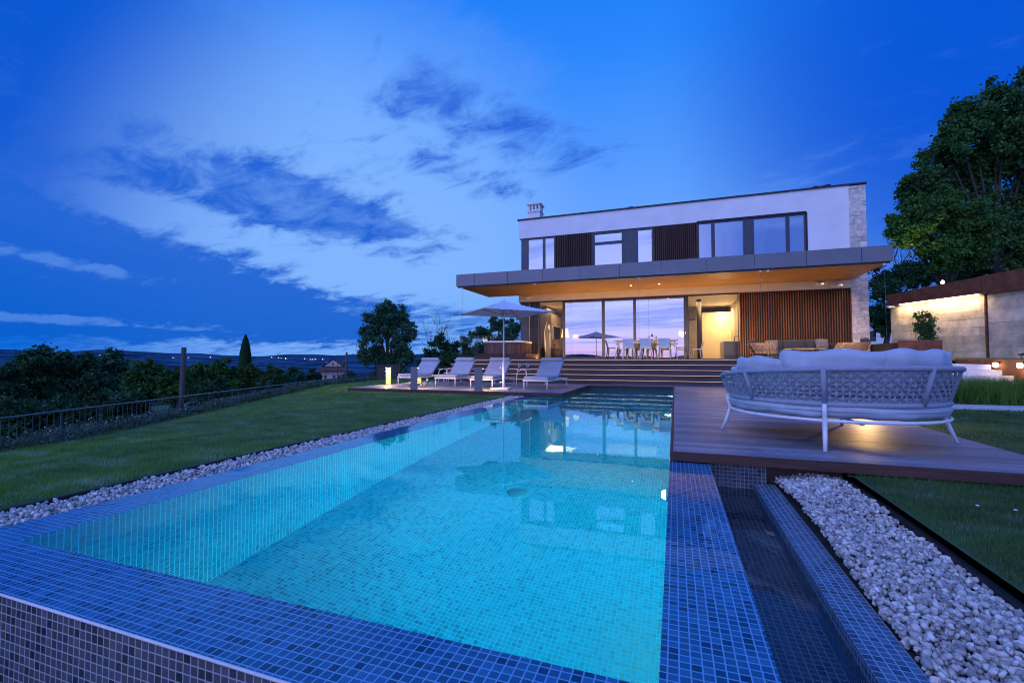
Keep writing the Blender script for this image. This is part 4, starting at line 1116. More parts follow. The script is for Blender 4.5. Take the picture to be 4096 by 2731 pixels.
# ------------------------------------------------------------------ terrain
def lawnz(x, y):
    s = max(0., (-4.25-x)-max(0., min(y, 14)-5.)*.86)
    return -.10-.28*min(1., s/4.6)**1.1
FD = Vector((-.3605, .9328, 0)); F0 = Vector((-9.66, 3.9, 0)); FN = Vector((-.9328, -.3605, 0))
def beyond(x, y): return (Vector((x, y, 0))-F0).dot(FN)
m = M()
xs = [-4.27, -4.6, -5.2, -6, -7, -8, -9, -10, -11, -12, -13, -14, -15.5, -17, -19, -22, -26, -32, -40]; ys = list(np.arange(-8, 44, 1.0))
def gz(x, y):
    b = beyond(x, y); z = lawnz(x, y)
    if b > -.3: z -= .55*min(1, (b+.3)/.8)+max(0, b)*.10
    return z
idx = {}
for i, x in enumerate(xs):
    for j, y in enumerate(ys):
        idx[i, j] = len(m.v); m.v.append((x, y, gz(x, y)))
for i in range(len(xs)-1):
    for j in range(len(ys)-1): m.face((idx[i, j], idx[i, j+1], idx[i+1, j+1], idx[i+1, j]), [(0, 0)]*4, 0, True)
struct('lawn', m, 'lawn')
m = M(); m.quad([(1.44,-6,-.20),(40,-6,-.20),(40,11.0,-.06),(1.44,11.0,-.06)]); m.quad([(3.12,11.0,-.06),(40,11.0,-.06),(40,16.15,-.05),(3.12,16.15,-.05)])
struct('side_lawn', m, 'lawn')
m = M(); m.quad([(-4.26,-4,-.20),(-3.8,-4,-.20),(-3.8,12.2,-.20),(-4.26,12.2,-.20)]); m.quad([(.86,-3,-.29),(1.42,-3,-.29),(1.42,6.5,-.29),(.86,6.5,-.29)])
struct('gravel_bed', m, 'soil')
m = M(); m.quad([(-6,-6,-1.2),(2,-6,-1.2),(2,1.1,-1.2),(-6,1.1,-1.2)]); struct('lower_ground', m, 'soil')
# great ground sheet to the horizon
def hz(r, a):
    rn = math.sin(a*5+1)*.5+math.sin(a*11+2)*.3+math.sin(a*23)*.3+math.sin(a*47+1.3)*.25+math.sin(a*91)*.12
    if r < 40: return -2.7
    if r < 400: return -2.7-(r-40)*.055
    base = -22.5-(min(r, 1500)-400)*.02
    if r > 1500: base += (r-1500)/4500*(95+30*rn)
    return base+6*math.sin(r*.002+a*9)*min(1, (r-400)/900)+3*math.sin(a*60+r*.01)*min(1, (r-400)/900)
m = M(); rings = [0, 40, 70, 110, 170, 260, 400, 600, 900, 1300, 1800, 2500, 3300, 4200, 5200, 6000]; NA = 360
m.v.append((0, 0, -2.7))
for r in rings[1:]:
    for k in range(NA):
        a = 2*math.pi*k/NA; m.v.append((r*math.sin(a), r*math.cos(a), hz(r, a)))
for k in range(NA): m.face((0, 1+(k+1) % NA, 1+k), [(0, 0)]*3, 0, True)
for i in range(len(rings)-2):
    for k in range(NA):
        a = 1+i*NA+k; b = 1+i*NA+(k+1) % NA; m.face((a, b, b+NA, a+NA), [(0, 0)]*4, 0, True)
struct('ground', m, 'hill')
m = M(); m.quad([(9.2,15.8,.72),(60,15.8,1.2),(60,70,3),(9.2,70,2.)]); m.quad([(7.3,21,.70),(9.6,21,.72),(9.6,40,.8),(7.3,40,.8)]); struct('upper_garden', m, 'lawn')

# ------------------------------------------------------------------ black edging, kerb
def edging(name, label, pts, h=.09, w=.02):
    m = M()
    for (a, b) in zip(pts[:-1], pts[1:]):
        a = Vector(a); b = Vector(b); c = (a+b)/2; m.obox((c.x, c.y, c.z-h/2), ((b-a).length+.004, w, h), math.atan2((b-a).y, (b-a).x))
    return tag(m.build(name, 'edging'), label, 'edging')
edging('garden_edging', 'black edging strip between the left lawn and the narrow pebble strip', [(-4.25+.02*math.sin(y*1.3), y, -.098) for y in np.arange(-4, 12.1, .5)])
edging('garden_edging', 'black edging strip between the right lawn and the wide pebble bed', [(1.43+.015*math.sin(y*2), y, -.17) for y in np.arange(-3, 6.3, .4)], .07, .03)
kb = M().box(3.13, 14, 11.02, 11.45, -.3, .01); tag(kb.build('garden_kerb', 'concrete', bevel=.01), 'pale concrete kerb between the right lawn and the long grass', 'kerb')

# pebbles
def icosphere():
    import bmesh
    bm = bmesh.new(); bmesh.ops.create_icosphere(bm, subdivisions=2, radius=1.)
    V = np.array([v.co[:] for v in bm.verts]); F = np.array([[v.index for v in f.verts] for f in bm.faces]); bm.free(); return V, F
IV, IF = icosphere()
def rotm(n):
    q = RNG.normal(size=(n, 4)); q /= np.linalg.norm(q, axis=1)[:, None]; w, x, y, z = q.T
    return np.stack([np.stack([1-2*(y*y+z*z), 2*(x*y-z*w), 2*(x*z+y*w)], 1), np.stack([2*(x*y+z*w), 1-2*(x*x+z*z), 2*(y*z-x*w)], 1), np.stack([2*(x*z-y*w), 2*(y*z+x*w), 1-2*(x*x+y*y)], 1)], 1)
def pebbles(name, label, C, size):
    n = len(C); S = size*RNG.uniform(.6, 1.35, (n, 1))*np.stack([RNG.uniform(.8, 1.35, n), RNG.uniform(.65, 1., n), RNG.uniform(.5, .85, n)], 1)
    Rm = rotm(n)
    lump = 1+RNG.normal(0, .14, (n, len(IV), 1))
    V = (IV[None]*lump*S[:, None, :]) @ Rm.transpose(0, 2, 1)+C[:, None, :]
    F = IF[None]+(np.arange(n)*len(IV))[:, None, None]
    o = npmesh(name, V.reshape(-1, 3), F.reshape(-1, 3), 'pebble', smooth=False); tag(o, label, kind='stuff'); return o
n = 15000
y = RNG.uniform(.4, 5.9, n); x = RNG.uniform(.88, 1.415, n); z = -.245+RNG.uniform(0, .05, n)+.035*np.sin(y*2.1)*np.sin(x*9)+.02*(y > 4)
pebbles('pebble_bed', 'white pebbles filling the bed right of the tiled channel', np.stack([x, y, z], 1), .0138)
n = 15000
y = 12.1-RNG.uniform(0, 1, n)**.9*13.6; x = RNG.uniform(-4.225, -3.82, n); z = -.155+RNG.uniform(0, .05, n)
k = y > 11.2
pebbles('pebble_strip', 'pale pebbles in the narrow strip left of the pool', np.stack([x, y, z], 1), .0145)
n = 260
x = RNG.uniform(1.5, 3.0, n); y = RNG.uniform(5.0, 5.3, n); pebbles('stray_pebbles', 'stray pebbles under the edge of the timber deck', np.stack([x, y, np.full(n, -.16)], 1), .018)

# grass
def blades(name, P, H, W, mat, label, lean=.35, kind='stuff'):
    n = len(P); a = RNG.uniform(0, 2*np.pi, n); d = np.stack([np.cos(a), np.sin(a), np.zeros(n)], 1)*W[:, None]/2
    b = RNG.uniform(0, 2*np.pi, n); tip = np.stack([np.cos(b), np.sin(b), np.zeros(n)], 1)*(H*lean*RNG.uniform(.2, 1.4, n))[:, None]+np.array([0, 0, 1.])*H[:, None]
    V = np.stack([P-d, P+d, P+tip], 1).reshape(-1, 3); F = np.arange(n*3).reshape(-1, 3)
    return tag(npmesh(name, V, F, mat), label, kind=kind)
def lawn_pts(n, sampler, zf):
    P = sampler(n); z = np.array([zf(a, b) for a, b in P]); return np.concatenate([P, z[:, None]], 1)
def left_s(n):
    out = []
    while len(out) < n:
        k = RNG.random((n, 2)); y = 1.0+22*k[:, 0]**1.7; x = -4.3-k[:, 1]*(5.2+(y-3)*.36)
        okm = ~((x > -9.7) & (y > 11.55) & (y < 16.3) & (x < -2.7)) & ((x-F0.x)*FN.x+(y-F0.y)*FN.y < -.5) & ~((x > -9) & (y > 16))
        out += list(np.stack([x, y], 1)[okm])
    return np.array(out[:n])
P = lawn_pts(230000, left_s, lawnz); n = len(P)
far = np.clip(P[:, 1]/10, .6, 2)
patch = .5+.5*np.sin(P[:, 0]*2.3+np.sin(P[:, 1]*1.9)*1.4)*np.sin(P[:, 1]*1.7+.6*P[:, 0])
blades('lawn_grass', P, RNG.uniform(.02, .045, n)*(.75+.5*patch), .005*far, 'grass_blade', 'short mown grass on the sloping left lawn')
def right_s(n):
    k = RNG.random((n, 2)); y = 1.5+3.3*k[:, 0]; x = 1.46+k[:, 1]*2.9; return np.stack([x, y], 1)
def right2(n):
    k = RNG.random((n, 2)); y = 4.8+6.2*k[:, 0]; x = 3.14+k[:, 1]*6; return np.stack([x, y], 1)
rz_ = lambda a, b: -.20+.14*(b+6)/17
P = np.concatenate([lawn_pts(60000, right_s, rz_), lawn_pts(70000, right2, rz_)]); n = len(P)
blades('side_lawn_grass', P, RNG.uniform(.02, .05, n), .005*np.clip(P[:, 1]/7, .7, 1.6), 'grass_dark', 'short grass on the right lawn by the daybed deck')
n = 26000
tuft = RNG.uniform(0, 1, (90, 2))*np.array([6.8, 3.0])+np.array([3.4, 11.7]); ti = RNG.integers(0, 90, n)
P = np.concatenate([tuft[ti]+RNG.normal(0, .14, (n, 2)), np.full((n, 1), -.05)], 1)
P[:, 1] = np.clip(P[:, 1], 11.48, 14.9); P[:, 0] = np.clip(P[:, 0], 3.2, 20)
blades('long_grass', P, RNG.uniform(.3, .62, n), np.full(n, .014), 'grass_long', 'tall loose ornamental grass behind the concrete kerb', .5)
n = 14; P = np.stack([RNG.uniform(1.7, 3.2, n), RNG.uniform(2.8, 4.2, n), np.full(n, -.09)], 1)
V = (IV[None]*.011*np.array([1,1,.5])+P[:, None, :]); F = IF[None]+(np.arange(n)*len(IV))[:, None, None]
tag(npmesh('clover_flowers', V.reshape(-1, 3), F.reshape(-1, 3), 'petal'), 'tiny white clover flowers in the right lawn', kind='stuff')

# ------------------------------------------------------------------ foliage
def leaves(C, rad, n, size, flat=.85):
    """leaf quads around clump centres C with radii rad"""
    w = rad**2; idx = RNG.choice(len(C), n, p=w/w.sum())
    d = RNG.normal(size=(n, 3)); d /= np.linalg.norm(d, axis=1)[:, None]
    rr_ = rad[idx]*np.abs(RNG.normal(0, .62, n)+.25)
    P = C[idx]+d*rr_[:, None]*np.array([1, 1, flat])
    Rm = rotm(n); s = size*RNG.uniform(.6, 1.4, n)
    q = np.array([[-.5, 0, 0], [0, .32, .06], [.5, 0, 0], [0, -.32, .06]])
    V = (q[None]*s[:, None, None]) @ Rm.transpose(0, 2, 1)+P[:, None, :]
    return V.reshape(-1, 3), np.arange(n*4).reshape(-1, 4)
def clumps(spheres, per, k=.34, seed=0):
    rg = np.random.default_rng(seed); C, r = [], []
    for (x, y, z, s) in spheres:
        n = per
        d = rg.normal(size=(n, 3)); d /= np.linalg.norm(d, axis=1)[:, None]
        C.append(np.array([x, y, z])+d*(s*rg.uniform(.15, 1.02, n))[:, None]); r.append(s*k*rg.uniform(.6, 1.25, n))
    return np.concatenate(C), np.concatenate(r)
def tree(name, label, cat, base, spheres, nleaf, lsize, mat, per=9, k=.34, trunk=.16, seed=0, group=None, bark='bark', limbs=True):
    t = thing(name, label, cat, base, group=group); b = Vector(base)
    C, r = clumps(spheres, int(per*3.2), k*.84, seed)
    V, F = leaves(C-np.array(b), r, int(nleaf*1.75), lsize*.9)
    npmesh('crown', V, F, mat, t)
    m = M(); rnd = random.Random(seed)
    cen = Vector(np.mean([s[:3] for s in spheres], axis=0)); 
    fork = b.lerp(cen, .45); fork.x = b.x*.6+cen.x*.4; fork.y = b.y*.6+cen.y*.4
    m.tube([b, b.lerp(fork, .5)+Vector((rnd.uniform(-.1,.1)*trunk*4, 0, 0)), fork], [trunk, trunk*.8, trunk*.62], 9)
    if limbs:
        for s in spheres:
            e = Vector(s[:3]); mid = fork.lerp(e, .5)+Vector((0, 0, (e-fork).length*.06))
            m.tube([fork, mid, e], [trunk*.5, trunk*.3, trunk*.1], 6)
            for q in range(4):
                g = e+Vector((rnd.uniform(-1,1), rnd.uniform(-1,1), rnd.uniform(-.4,1)))*s[3]*.75; m.tube([mid.lerp(e, .6), (e+g)/2+Vector((0,0,.05)), g], [trunk*.16, trunk*.1, trunk*.03], 4)
    m.build('trunk', bark, t, True)
    return t
def fpx(u, v, d):
    """full-size measurement point (across, down, distance ahead) to a place"""
    return at((u-2048)/1820*d, d, .91+(1433-v)/1820*d)
def sph(u, v, d, rpx): p = fpx(u, v, d); return (p.x, p.y, p.z, rpx/1820*d)
def gtop(p, z): return (p.x, p.y, z)
# big tree left of the terrace
S = [sph(1545,1235,32,55), sph(1495,1275,32,48), sph(1590,1270,32,55), sph(1540,1320,32,60), sph(1475,1350,32,48), sph(1600,1350,32,58), sph(1500,1420,32,62), sph(1590,1430,32,62), sph(1640,1320,32,30), sph(1450,1420,32,32)]
p = fpx(1560, 1500, 32); tree('leafy_tree', 'tall leafy tree standing alone left of the terrace', 'tree', (p.x, p.y, -1.6), S, 26000, .17, 'leaf_far', 9, .36, .22, 1)
S = [sph(1715,1430,30,45), sph(1760,1375,29,40), sph(1810,1400,29,45), sph(1790,1460,28,50), sph(1850,1440,28,40), sph(1730,1480,28,50)]
p = fpx(1790, 1500, 28); tree('bushy_tree', 'low dark bushy tree right of the bare one, left of the terrace', 'tree', (p.x, p.y, -1.4), S, 15000, .15, 'leaf_dark', 8, .38, .12, 2)
S = [sph(1930,1330,38,35), sph(1990,1300,38,40), sph(2050,1310,38,45), sph(2010,1370,38,60), sph(2100,1290,38,40), sph(1920,1400,38,40)]
p = fpx(2010, 1450, 38); tree('leafy_tree', 'dark tree rising behind the hot tub and the parasol', 'tree', (p.x, p.y, -1.5), S, 17000, .18, 'leaf_far', 8, .36, .2, 3)
S = [sph(1860,1370,36,28), sph(1890,1340,36,18), sph(1875,1410,36,35)]
p = fpx(1870, 1450, 36); tree('slim_tree', 'slim dark tree behind the glass screen', 'tree', (p.x, p.y, -1.5), S, 5000, .15, 'leaf_dark', 8, .4, .1, 4)
# undergrowth there
def shrub(u, v, d, rpx, label, mat='leaf_far', seed=0, nl=7000, size=.14, name='shrub', flat=None, group='shrubs beyond the fence', h=3, zb=None):
    S = [sph(u+rpx*dx, v+rpx*(1+dy), d+dd, rpx*k_) for dx, dy, dd, k_ in ((-.5, .1, 0, .62), (.45, .12, .6, .6), (0, -.2, .3, .72), (-.2, .9, 0, .8), (.4, .9, .5, .8), (-.7,.8,.2,.55), (.75,1.0,.2,.5))]
    p = fpx(u, v+rpx, d)
    return tree(name, label, 'shrub', (p.x, p.y, zb if zb is not None else -2.6), S, nl, size, mat, 8, .36, .06, seed, group)
shrub(1500, 1480, 26, 34, 'low grey green shrub at the foot of the tall leafy tree', 'leaf_hedge', 21, 5000, .10, zb=-1.4)
shrub(1640, 1475, 25, 36, 'low shrub between the tall leafy tree and the bare tree', 'leaf_hedge', 22, 5000, .10, zb=-1.4)
shrub(1720, 1490, 22, 34, 'low shrub close behind the rightmost steps end', 'leaf_dark', 23, 4000, .10, zb=-1.)
shrub(1400, 1478, 30, 30, 'low shrub at the lawn end beside the distant house', 'leaf_dark', 24, 4000, .12, zb=-1.4)
shrub(1830, 1490, 21, 30, 'dark shrub by the left end of the terrace steps', 'leaf_dark', 25, 4000, .09, zb=-.8)
B = [(20,1440,13,60,'leaf_dark','shrub at the far left edge of the view'), (150,1372,14.5,95,'leaf_dark','largest dark rounded tree at the far left'), (300,1388,15.5,85,'leaf_dark','second dark rounded tree from the left'),
     (445,1385,24,72,'leaf_far','bluish tree with a high tuft between the dark trees'), (400,1460,15,80,'leaf_dark','dark low mass below the tufted tree'), (590,1418,20,75,'leaf_mid','green shrub left of the timber pole'),
     (700,1450,20,62,'leaf_mid','green shrub behind the timber pole'), (800,1440,24,58,'leaf_mid','green shrub right of the timber pole'), (895,1428,27,55,'leaf_mid','rounded green shrub left of the cypress'),
     (1000,1450,29,48,'leaf_bright','light green shrub below the cypress'), (1090,1452,32,50,'leaf_mid','light shrub right of the cypress'), (1180,1462,34,46,'leaf_far','dim shrub left of the distant house'), (1255,1472,36,36,'leaf_dark','small dark shrub next to the distant house'),
     (60,1560,11,110,'leaf_dark','dark thicket behind the fence at the far left'), (250,1560,12,100,'leaf_dark','dark thicket behind the fence below the big rounded tree'), (520,1530,14,90,'leaf_dark','dark thicket behind the fence left of the pole'), (860,1500,19,70,'leaf_dark','dark thicket behind the fence right of the pole'), (1080,1490,25,55,'leaf_dark','dark thicket behind the fence near the distant house')]
for i, (u, v, d, r, mt, lb) in enumerate(B): shrub(u, v, d, r, lb, mt, 40+i, int(5200+r*70), .085*d/14+.03)
# cypress
p = fpx(982, 1462, 70); cyt = thing('cypress_tree', 'slender dark cypress against the sky', 'tree', (p.x, p.y, -9))
n = 14000; hgt = 13.3; f = RNG.uniform(0, 1, n); rad = .92*(1-f**6)**.9; a = RNG.uniform(0, 6.283, n)
P = np.stack([rad*np.cos(a)*RNG.uniform(.7, 1.08, n), rad*np.sin(a)*RNG.uniform(.7, 1.08, n), f*hgt], 1)
q = np.array([[-.5, 0, -.5], [0, .3, 0], [.1, 0, .9], [0, -.3, 0]])*.42
ca_, sa_ = np.cos(a), np.sin(a); Rz = np.stack([np.stack([ca_, -sa_, 0*a], 1), np.stack([sa_, ca_, 0*a], 1), np.stack([0*a, 0*a, 1+0*a], 1)], 1)
V = (np.broadcast_to(q, (n, 4, 3))) @ Rz.transpose(0, 2, 1)+P[:, None, :]
npmesh('crown', V.reshape(-1, 3), np.arange(n*4).reshape(-1, 4), 'leaf_dark', cyt); M().tube([(0,0,0),(0,0,9)], [.25, .1], 8).build('trunk', 'bark', cyt)
# bare trees
def bare(label, base, h, spread, seed, mat='bark_bare'):
    t = thing('bare_tree', label, 'tree', base); m = M(); rnd = random.Random(seed)
    def grow(p, d, L, r, n):
        pts = [p]; q = p.copy(); dd = d.copy()
        for _ in range(4):
            dd = (dd+Vector((rnd.uniform(-.22,.22), rnd.uniform(-.22,.22), rnd.uniform(-.05,.16)))).normalized(); q = q+dd*L/4; pts.append(q.copy())
        m.tube(pts, [r*(1-.16*i) for i in range(5)], 5)
        if n > 0:
            for k in range(rnd.choice((2, 3, 3))):
                s = pts[rnd.choice((2, 3, 4))]; nd = (dd+Vector((rnd.uniform(-1,1), rnd.uniform(-1,1), rnd.uniform(-.1,.7)))*spread).normalized(); grow(s, nd, L*rnd.uniform(.6,.82), r*.55, n-1)
    grow(Vector((0,0,0)), Vector((0,0,1)), h*.42, .09, 5); m.build('branch_tangle', mat, t); return t
p = fpx(1712, 1470, 30); bare('pale leafless tree between the tall leafy tree and the low bushy one', (p.x, p.y, -1.3), 5.6, .75, 5)
p = fpx(3500, 1180, 34); bare('leafless treetop beside the stone pier at the right', (p.x, p.y, 2.5), 9.5, .8, 9)
# big trees on the right
def tr(x, y, d, r): return sph(3300+x/1.1206, 200+y/1.12, d, r/1.12)
S = [tr(500,640,27,75), tr(700,330,26,120), tr(850,210,26,120), tr(570,430,26,95), tr(920,430,27,170), tr(480,560,26,85), tr(690,560,27,120), tr(870,700,27,150), tr(1020,260,27,170), tr(1050,650,27,200), tr(400,640,27,60), tr(620,300,26,60), tr(700,760,27,110), tr(800,420,26,120), tr(780,860,27,110), tr(880,940,27,130), tr(1000,1000,27,150), tr(700,930,27,90), tr(620,500,27,90), tr(960,820,26,120)]
p = fpx(4010, 1120, 26); tree('broadleaf_tree', 'huge dark tree towering over the stone wall at the right', 'tree', (p.x, p.y, 1.5), S, 130000, .21, 'leaf_tall', 13, .34, .24, 11)
S = [tr(540,690,21.5,95), tr(430,790,21.5,85), tr(630,780,21.5,105), tr(540,890,21.5,95), tr(430,700,21.5,55), tr(350,830,21.5,55), tr(680,880,21.5,70), tr(330,760,21.5,40)]
p = fpx(3830, 1110, 22.5); tree('chestnut_tree', 'rounded tree with lighter green lower crown just behind the wall', 'tree', (p.x, p.y, 1.5), S, 60000, .15, 'leaf_mid', 12, .36, .14, 12)
S = [tr(260,1080,30,70), tr(240,1180,30,65), tr(330,1010,30,75), tr(420,1000,30,65), tr(230,960,30,45), tr(280,1240,30,50), tr(520,1010,29,60)]
p = fpx(3540, 1300, 30); tree('broadleaf_tree', 'dark tree directly behind the stone pier', 'tree', (p.x, p.y, 1.), S, 24000, .15, 'leaf_dark', 10, .34, .2, 13)
S = [tr(700,960,28,110), tr(840,950,28,120), tr(980,900,28,140), tr(600,1010,28,60)]
p = fpx(4000, 1200, 28); tree('broadleaf_tree', 'low dark tree mass just above the rusty wall top at the right edge', 'tree', (p.x, p.y, 1.5), S, 22000, .18, 'leaf_dark', 10, .34, .2, 14)
l = lamp('tree_uplight', 'SPOT', tuple(fpx(3720, 1150, 20.3)), 330, (1., .82, .35), spot_size=R(75), spot_blend=1., shadow_soft_size=.1); aim(l, (-.1, .12, 1))

# ------------------------------------------------------------------ fence, poles, low hedge
fn_ = thing('metal_fence', 'low dark metal railing running along the lower edge of the left lawn', 'fence', tuple(F0))
def fp(s, o=0., z=0.): q = F0+FD*s+FN*o; return (q.x, q.y, z)
s = -9.
while s < 24:
    M().box(-.02, .02, -.02, .02, -1.3, -.01)
    m = M(); a = fp(s); m.tube([(a[0],a[1],-1.3), (a[0],a[1],0)], .018, 6); m.build('post', 'picket', fn_, True)
    m = M()
    k = s+.1
    while k < s+1.95:
        a = fp(k); m.tube([(a[0],a[1],-.95), (a[0],a[1],-.01)], .0065, 5); k += .118
    m.tube([fp(s, 0, -.93), fp(s+2, 0, -.93)], .012, 6); m.build('bar_panel', 'picket', fn_, True)
    s += 2.
M().tube([fp(k, 0, 0.) for k in range(-9, 25, 3)], .016, 8).build('top_rail', 'rail_metal', fn_, True)
# groundcover
n = 52000; s_ = -8+32*RNG.uniform(0, 1, n)**1.25; 
cc = RNG.uniform(0, 1, (500, 3)); ci = RNG.integers(0, 500, n)
s_ = -8+32*(cc[ci, 0]**1.25)+RNG.normal(0, .22, n); o_ = -.62+.34*(cc[ci, 1]-.5)+RNG.normal(0, .13, n); zt = .22*cc[ci, 2]+np.abs(RNG.normal(0, .08, n))
X = F0.x+FD.x*s_+FN.x*o_; Y = F0.y+FD.y*s_+FN.y*o_; P = np.stack([X, Y, np.array([lawnz(a, b) for a, b in zip(X, Y)])-.06+np.clip(zt, 0, .34)*.8], 1)
Rm = rotm(n); q = np.array([[-.5,0,0],[0,.3,0],[.5,0,0],[0,-.3,0]]); V = (q[None]*(.035*RNG.uniform(.6,1.5,n)*np.clip(1+s_/14, 1, 2.4))[:, None, None]) @ Rm.transpose(0,2,1)+P[:, None, :]
tag(npmesh('groundcover_plants', V.reshape(-1,3), np.arange(n*4).reshape(-1,4), 'leaf_hedge'), 'low grey green plants edging the lawn in front of the railing', kind='stuff')
n = 70; k = RNG.uniform(-6, 9, n); o = -.6+RNG.normal(0, .12, n); P = np.stack([F0.x+FD.x*k+FN.x*o, F0.y+FD.y*k+FN.y*o, -.14+RNG.uniform(-.06,.03,n)], 1)
V = (IV[None]*.009+P[:, None, :]); tag(npmesh('small_flowers', V.reshape(-1,3), (IF[None]+(np.arange(n)*len(IV))[:, None, None]).reshape(-1,3), 'petal'), 'tiny pale flowers scattered in the groundcover', kind='stuff')
def tpole(u0, v0, d, zb, r, label, lean=0.):
    p = fpx(u0, v0, d); return tag(M().tube([(p.x-lean, p.y, zb), (p.x, p.y, p.z)], [r*1.12, r], 12).build('timber_pole', 'pole_wood'), label, 'pole')
tpole(736, 1389, 11.4, -1.6, .055, 'thick bare timber pole behind the railing', .08)
tpole(1387, 1408, 24, -1.5, .05, 'timber pole right of the distant house')
tpole(1352, 1417, 26, -1.5, .02, 'very thin pole above the distant house')
# distant house
p = fpx(1328, 1507, 110); dh = thing('distant_house', 'small old plastered house with dark roofs beyond the lawn', 'house', (p.x, p.y, -8), AA)
M().box(-2.9, 2.9, 0, 5, 0, 6.0).build('wall', 'old_plaster', dh)
m = M(); m.v += [(-2.2,.8,7.0),(2.2,.8,7.0),(0,.8,8.6),(-2.2,4,7.0),(2.2,4,7.0),(0,4,8.6)]; m.face((0,1,2),[(0,0)]*3); m.face((4,3,5),[(0,0)]*3); m.build('gable', 'old_plaster', dh)
m = M(); m.quad([(-3.6,-1,5.9),(3.4,-1,5.9),(2.9,1.4,7.1),(-2.7,1.4,7.1)]); m.quad([(-3.6,-1,5.8),(3.4,-1,5.8),(3.4,5,5.8),(-3.6,5,5.8)]); m.quad([(-2.6,.5,6.95),(0,.5,8.8),(0,4.3,8.8),(-2.6,4.3,6.95)]); m.quad([(0,.5,8.8),(2.6,.5,6.95),(2.6,4.3,6.95),(0,4.3,8.8)])
m.build('roof', 'roof_tile', dh)
for x in (-1.5, .6, 1.9): M().box(x-.35, x+.35, -.04, -.002, 3.6, 4.9).build('window', 'dark_plastic', dh)
M().box(-.25,.25,.76,.79,7.3,7.8).build('window', 'dark_plastic', dh)
M().cyl(-1.7, 1.2, 7.2, 8.1, .12, 8).build('chimney', 'old_plaster', dh)
# far village lights
for i, (u, v, s) in enumerate(((697,1430,1.),(757,1430,.8),(845,1428,1.2),(1090,1428,.9),(1117,1430,.9),(1146,1433,1.6),(1222,1434,1.2),(1245,1437,1.),(1254,1437,1.),(1264,1436,1.),(1294,1436,1.),(515,1437,1.),(405,1420,.8),(1128,1431,.7))):
    p = fpx(u, v, 1700); t = thing('far_house', 'speck of a lit house on the distant hillside', 'house', (p.x, p.y, p.z), group='lit houses far away on the hillside')
    M().box(-4, 4, -3, 3, -3, .6).build('wall', 'old_plaster', t); M().box(-.9*s, .9*s, -3.2, -3.02, -.7*s, .5*s).build('lit_window', 'far_light', t)

# ------------------------------------------------------------------ right garden: walls, steps, planter
def wallrun(a, b, z0, zt0, zt1, rowh, mat, seed, th=.3, blk=(.5, 1.1)):
    """stone block wall from a to b"""
    m = M(); rnd = random.Random(seed); a = Vector(a); b = Vector(b); L = (b-a).length; d = (b-a)/L; ang = math.atan2(d.y, d.x)
    m.obox(((a.x+b.x)/2-d.y*(th/2), (a.y+b.y)/2+d.x*(th/2), (z0+min(zt0, zt1))/2), (L, th-.06, min(zt0, zt1)-z0), ang, 1)
    nr = int(math.ceil((max(zt0, zt1)-z0)/rowh))
    for r in range(nr):
        s = -rnd.uniform(0, .6)
        while s < L:
            w = rnd.uniform(*blk); s0 = max(0, s); s1 = min(L, s+w); s += w
            if s1-s0 < .05: continue
            top = min(z0+(r+1)*rowh, zt0+(zt1-zt0)*(s0+s1)/2/L)
            if top-(z0+r*rowh) < .03: continue
            p = rnd.uniform(0, .008); c = a+d*(s0+s1)/2
            m.obox((c.x-d.y*(th/2+p-.012), c.y+d.x*(th/2+p-.012), (z0+r*rowh+top)/2), (s1-s0-.006, th, top-(z0+r*rowh)-.006), ang)
    return m
# direction helpers for the slanted garden wall
wn = Vector((11.52, 23.03, 0)); wf = Vector((10.0, 27.25, 0)); wr_ = Vector((12.9, 19.2, 0)); we = Vector((14.0, 16.0, 0))
gw = thing('lit_stone_wall', 'cream stone block wall lit by a light strip with rusty steel cap', 'wall', tuple(wn))
wallrun(wf, wn, .85, 3.95, 4.0, .33, 'wall_stone', 3).build('stone_facing', ['wall_stone', 'mortar'], gw, True)
def capwall(a, b, z0a, z0b, z1a, z1b, th=.12, out=.16, name='steel_cap', parent=None):
    a = Vector(a); b = Vector(b); d = (b-a).normalized(); n = Vector((-d.y, d.x, 0)) if False else Vector((d.y, -d.x, 0))*-1
    n = Vector((-1, -.1, 0)).normalized()
    m = M(); A0_ = a+n*out; B0_ = b+n*out; A1_ = a+n*(out-th); B1_ = b+n*(out-th)
    m.quad([(A0_.x,A0_.y,z0a),(B0_.x,B0_.y,z0b),(B0_.x,B0_.y,z1b),(A0_.x,A0_.y,z1a)]); m.quad([(A1_.x,A1_.y,z0a),(A1_.x,A1_.y,z1a),(B1_.x,B1_.y,z1b),(B1_.x,B1_.y,z0b)])
    m.quad([(A0_.x,A0_.y,z1a),(B0_.x,B0_.y,z1b),(B1_.x,B1_.y,z1b),(A1_.x,A1_.y,z1a)]); m.quad([(A0_.x,A0_.y,z0a),(A1_.x,A1_.y,z0a),(B1_.x,B1_.y,z0b),(B0_.x,B0_.y,z0b)]); m.quad([(B0_.x,B0_.y,z0b),(B1_.x,B1_.y,z0b),(B1_.x,B1_.y,z1b),(B0_.x,B0_.y,z1b)]); m.quad([(A0_.x,A0_.y,z0a),(A0_.x,A0_.y,z1a),(A1_.x,A1_.y,z1a),(A1_.x,A1_.y,z0a)])
    return m.build(name, 'corten', parent, True)
capwall(wf, wn, 3.50, 3.46, 4.02, 4.13, parent=gw)
dq = (wn-wf).normalized(); nn = Vector((-1, -.1, 0)).normalized()
a_, b_ = wf+dq*.7+nn*.11, wn-dq*.15+nn*.11
M().tube([(a_.x, a_.y, 3.46), (b_.x, b_.y, 3.43)], .035, 8).build('light_strip', 'led_warm', gw, True)
c_ = (a_+b_)/2+nn*.12; l = lamp('strip_light', 'AREA', (c_.x, c_.y, 3.40), 85, (1., .70, .36)); l.data.shape = 'RECTANGLE'; l.data.size = 3.9; l.data.size_y = .08
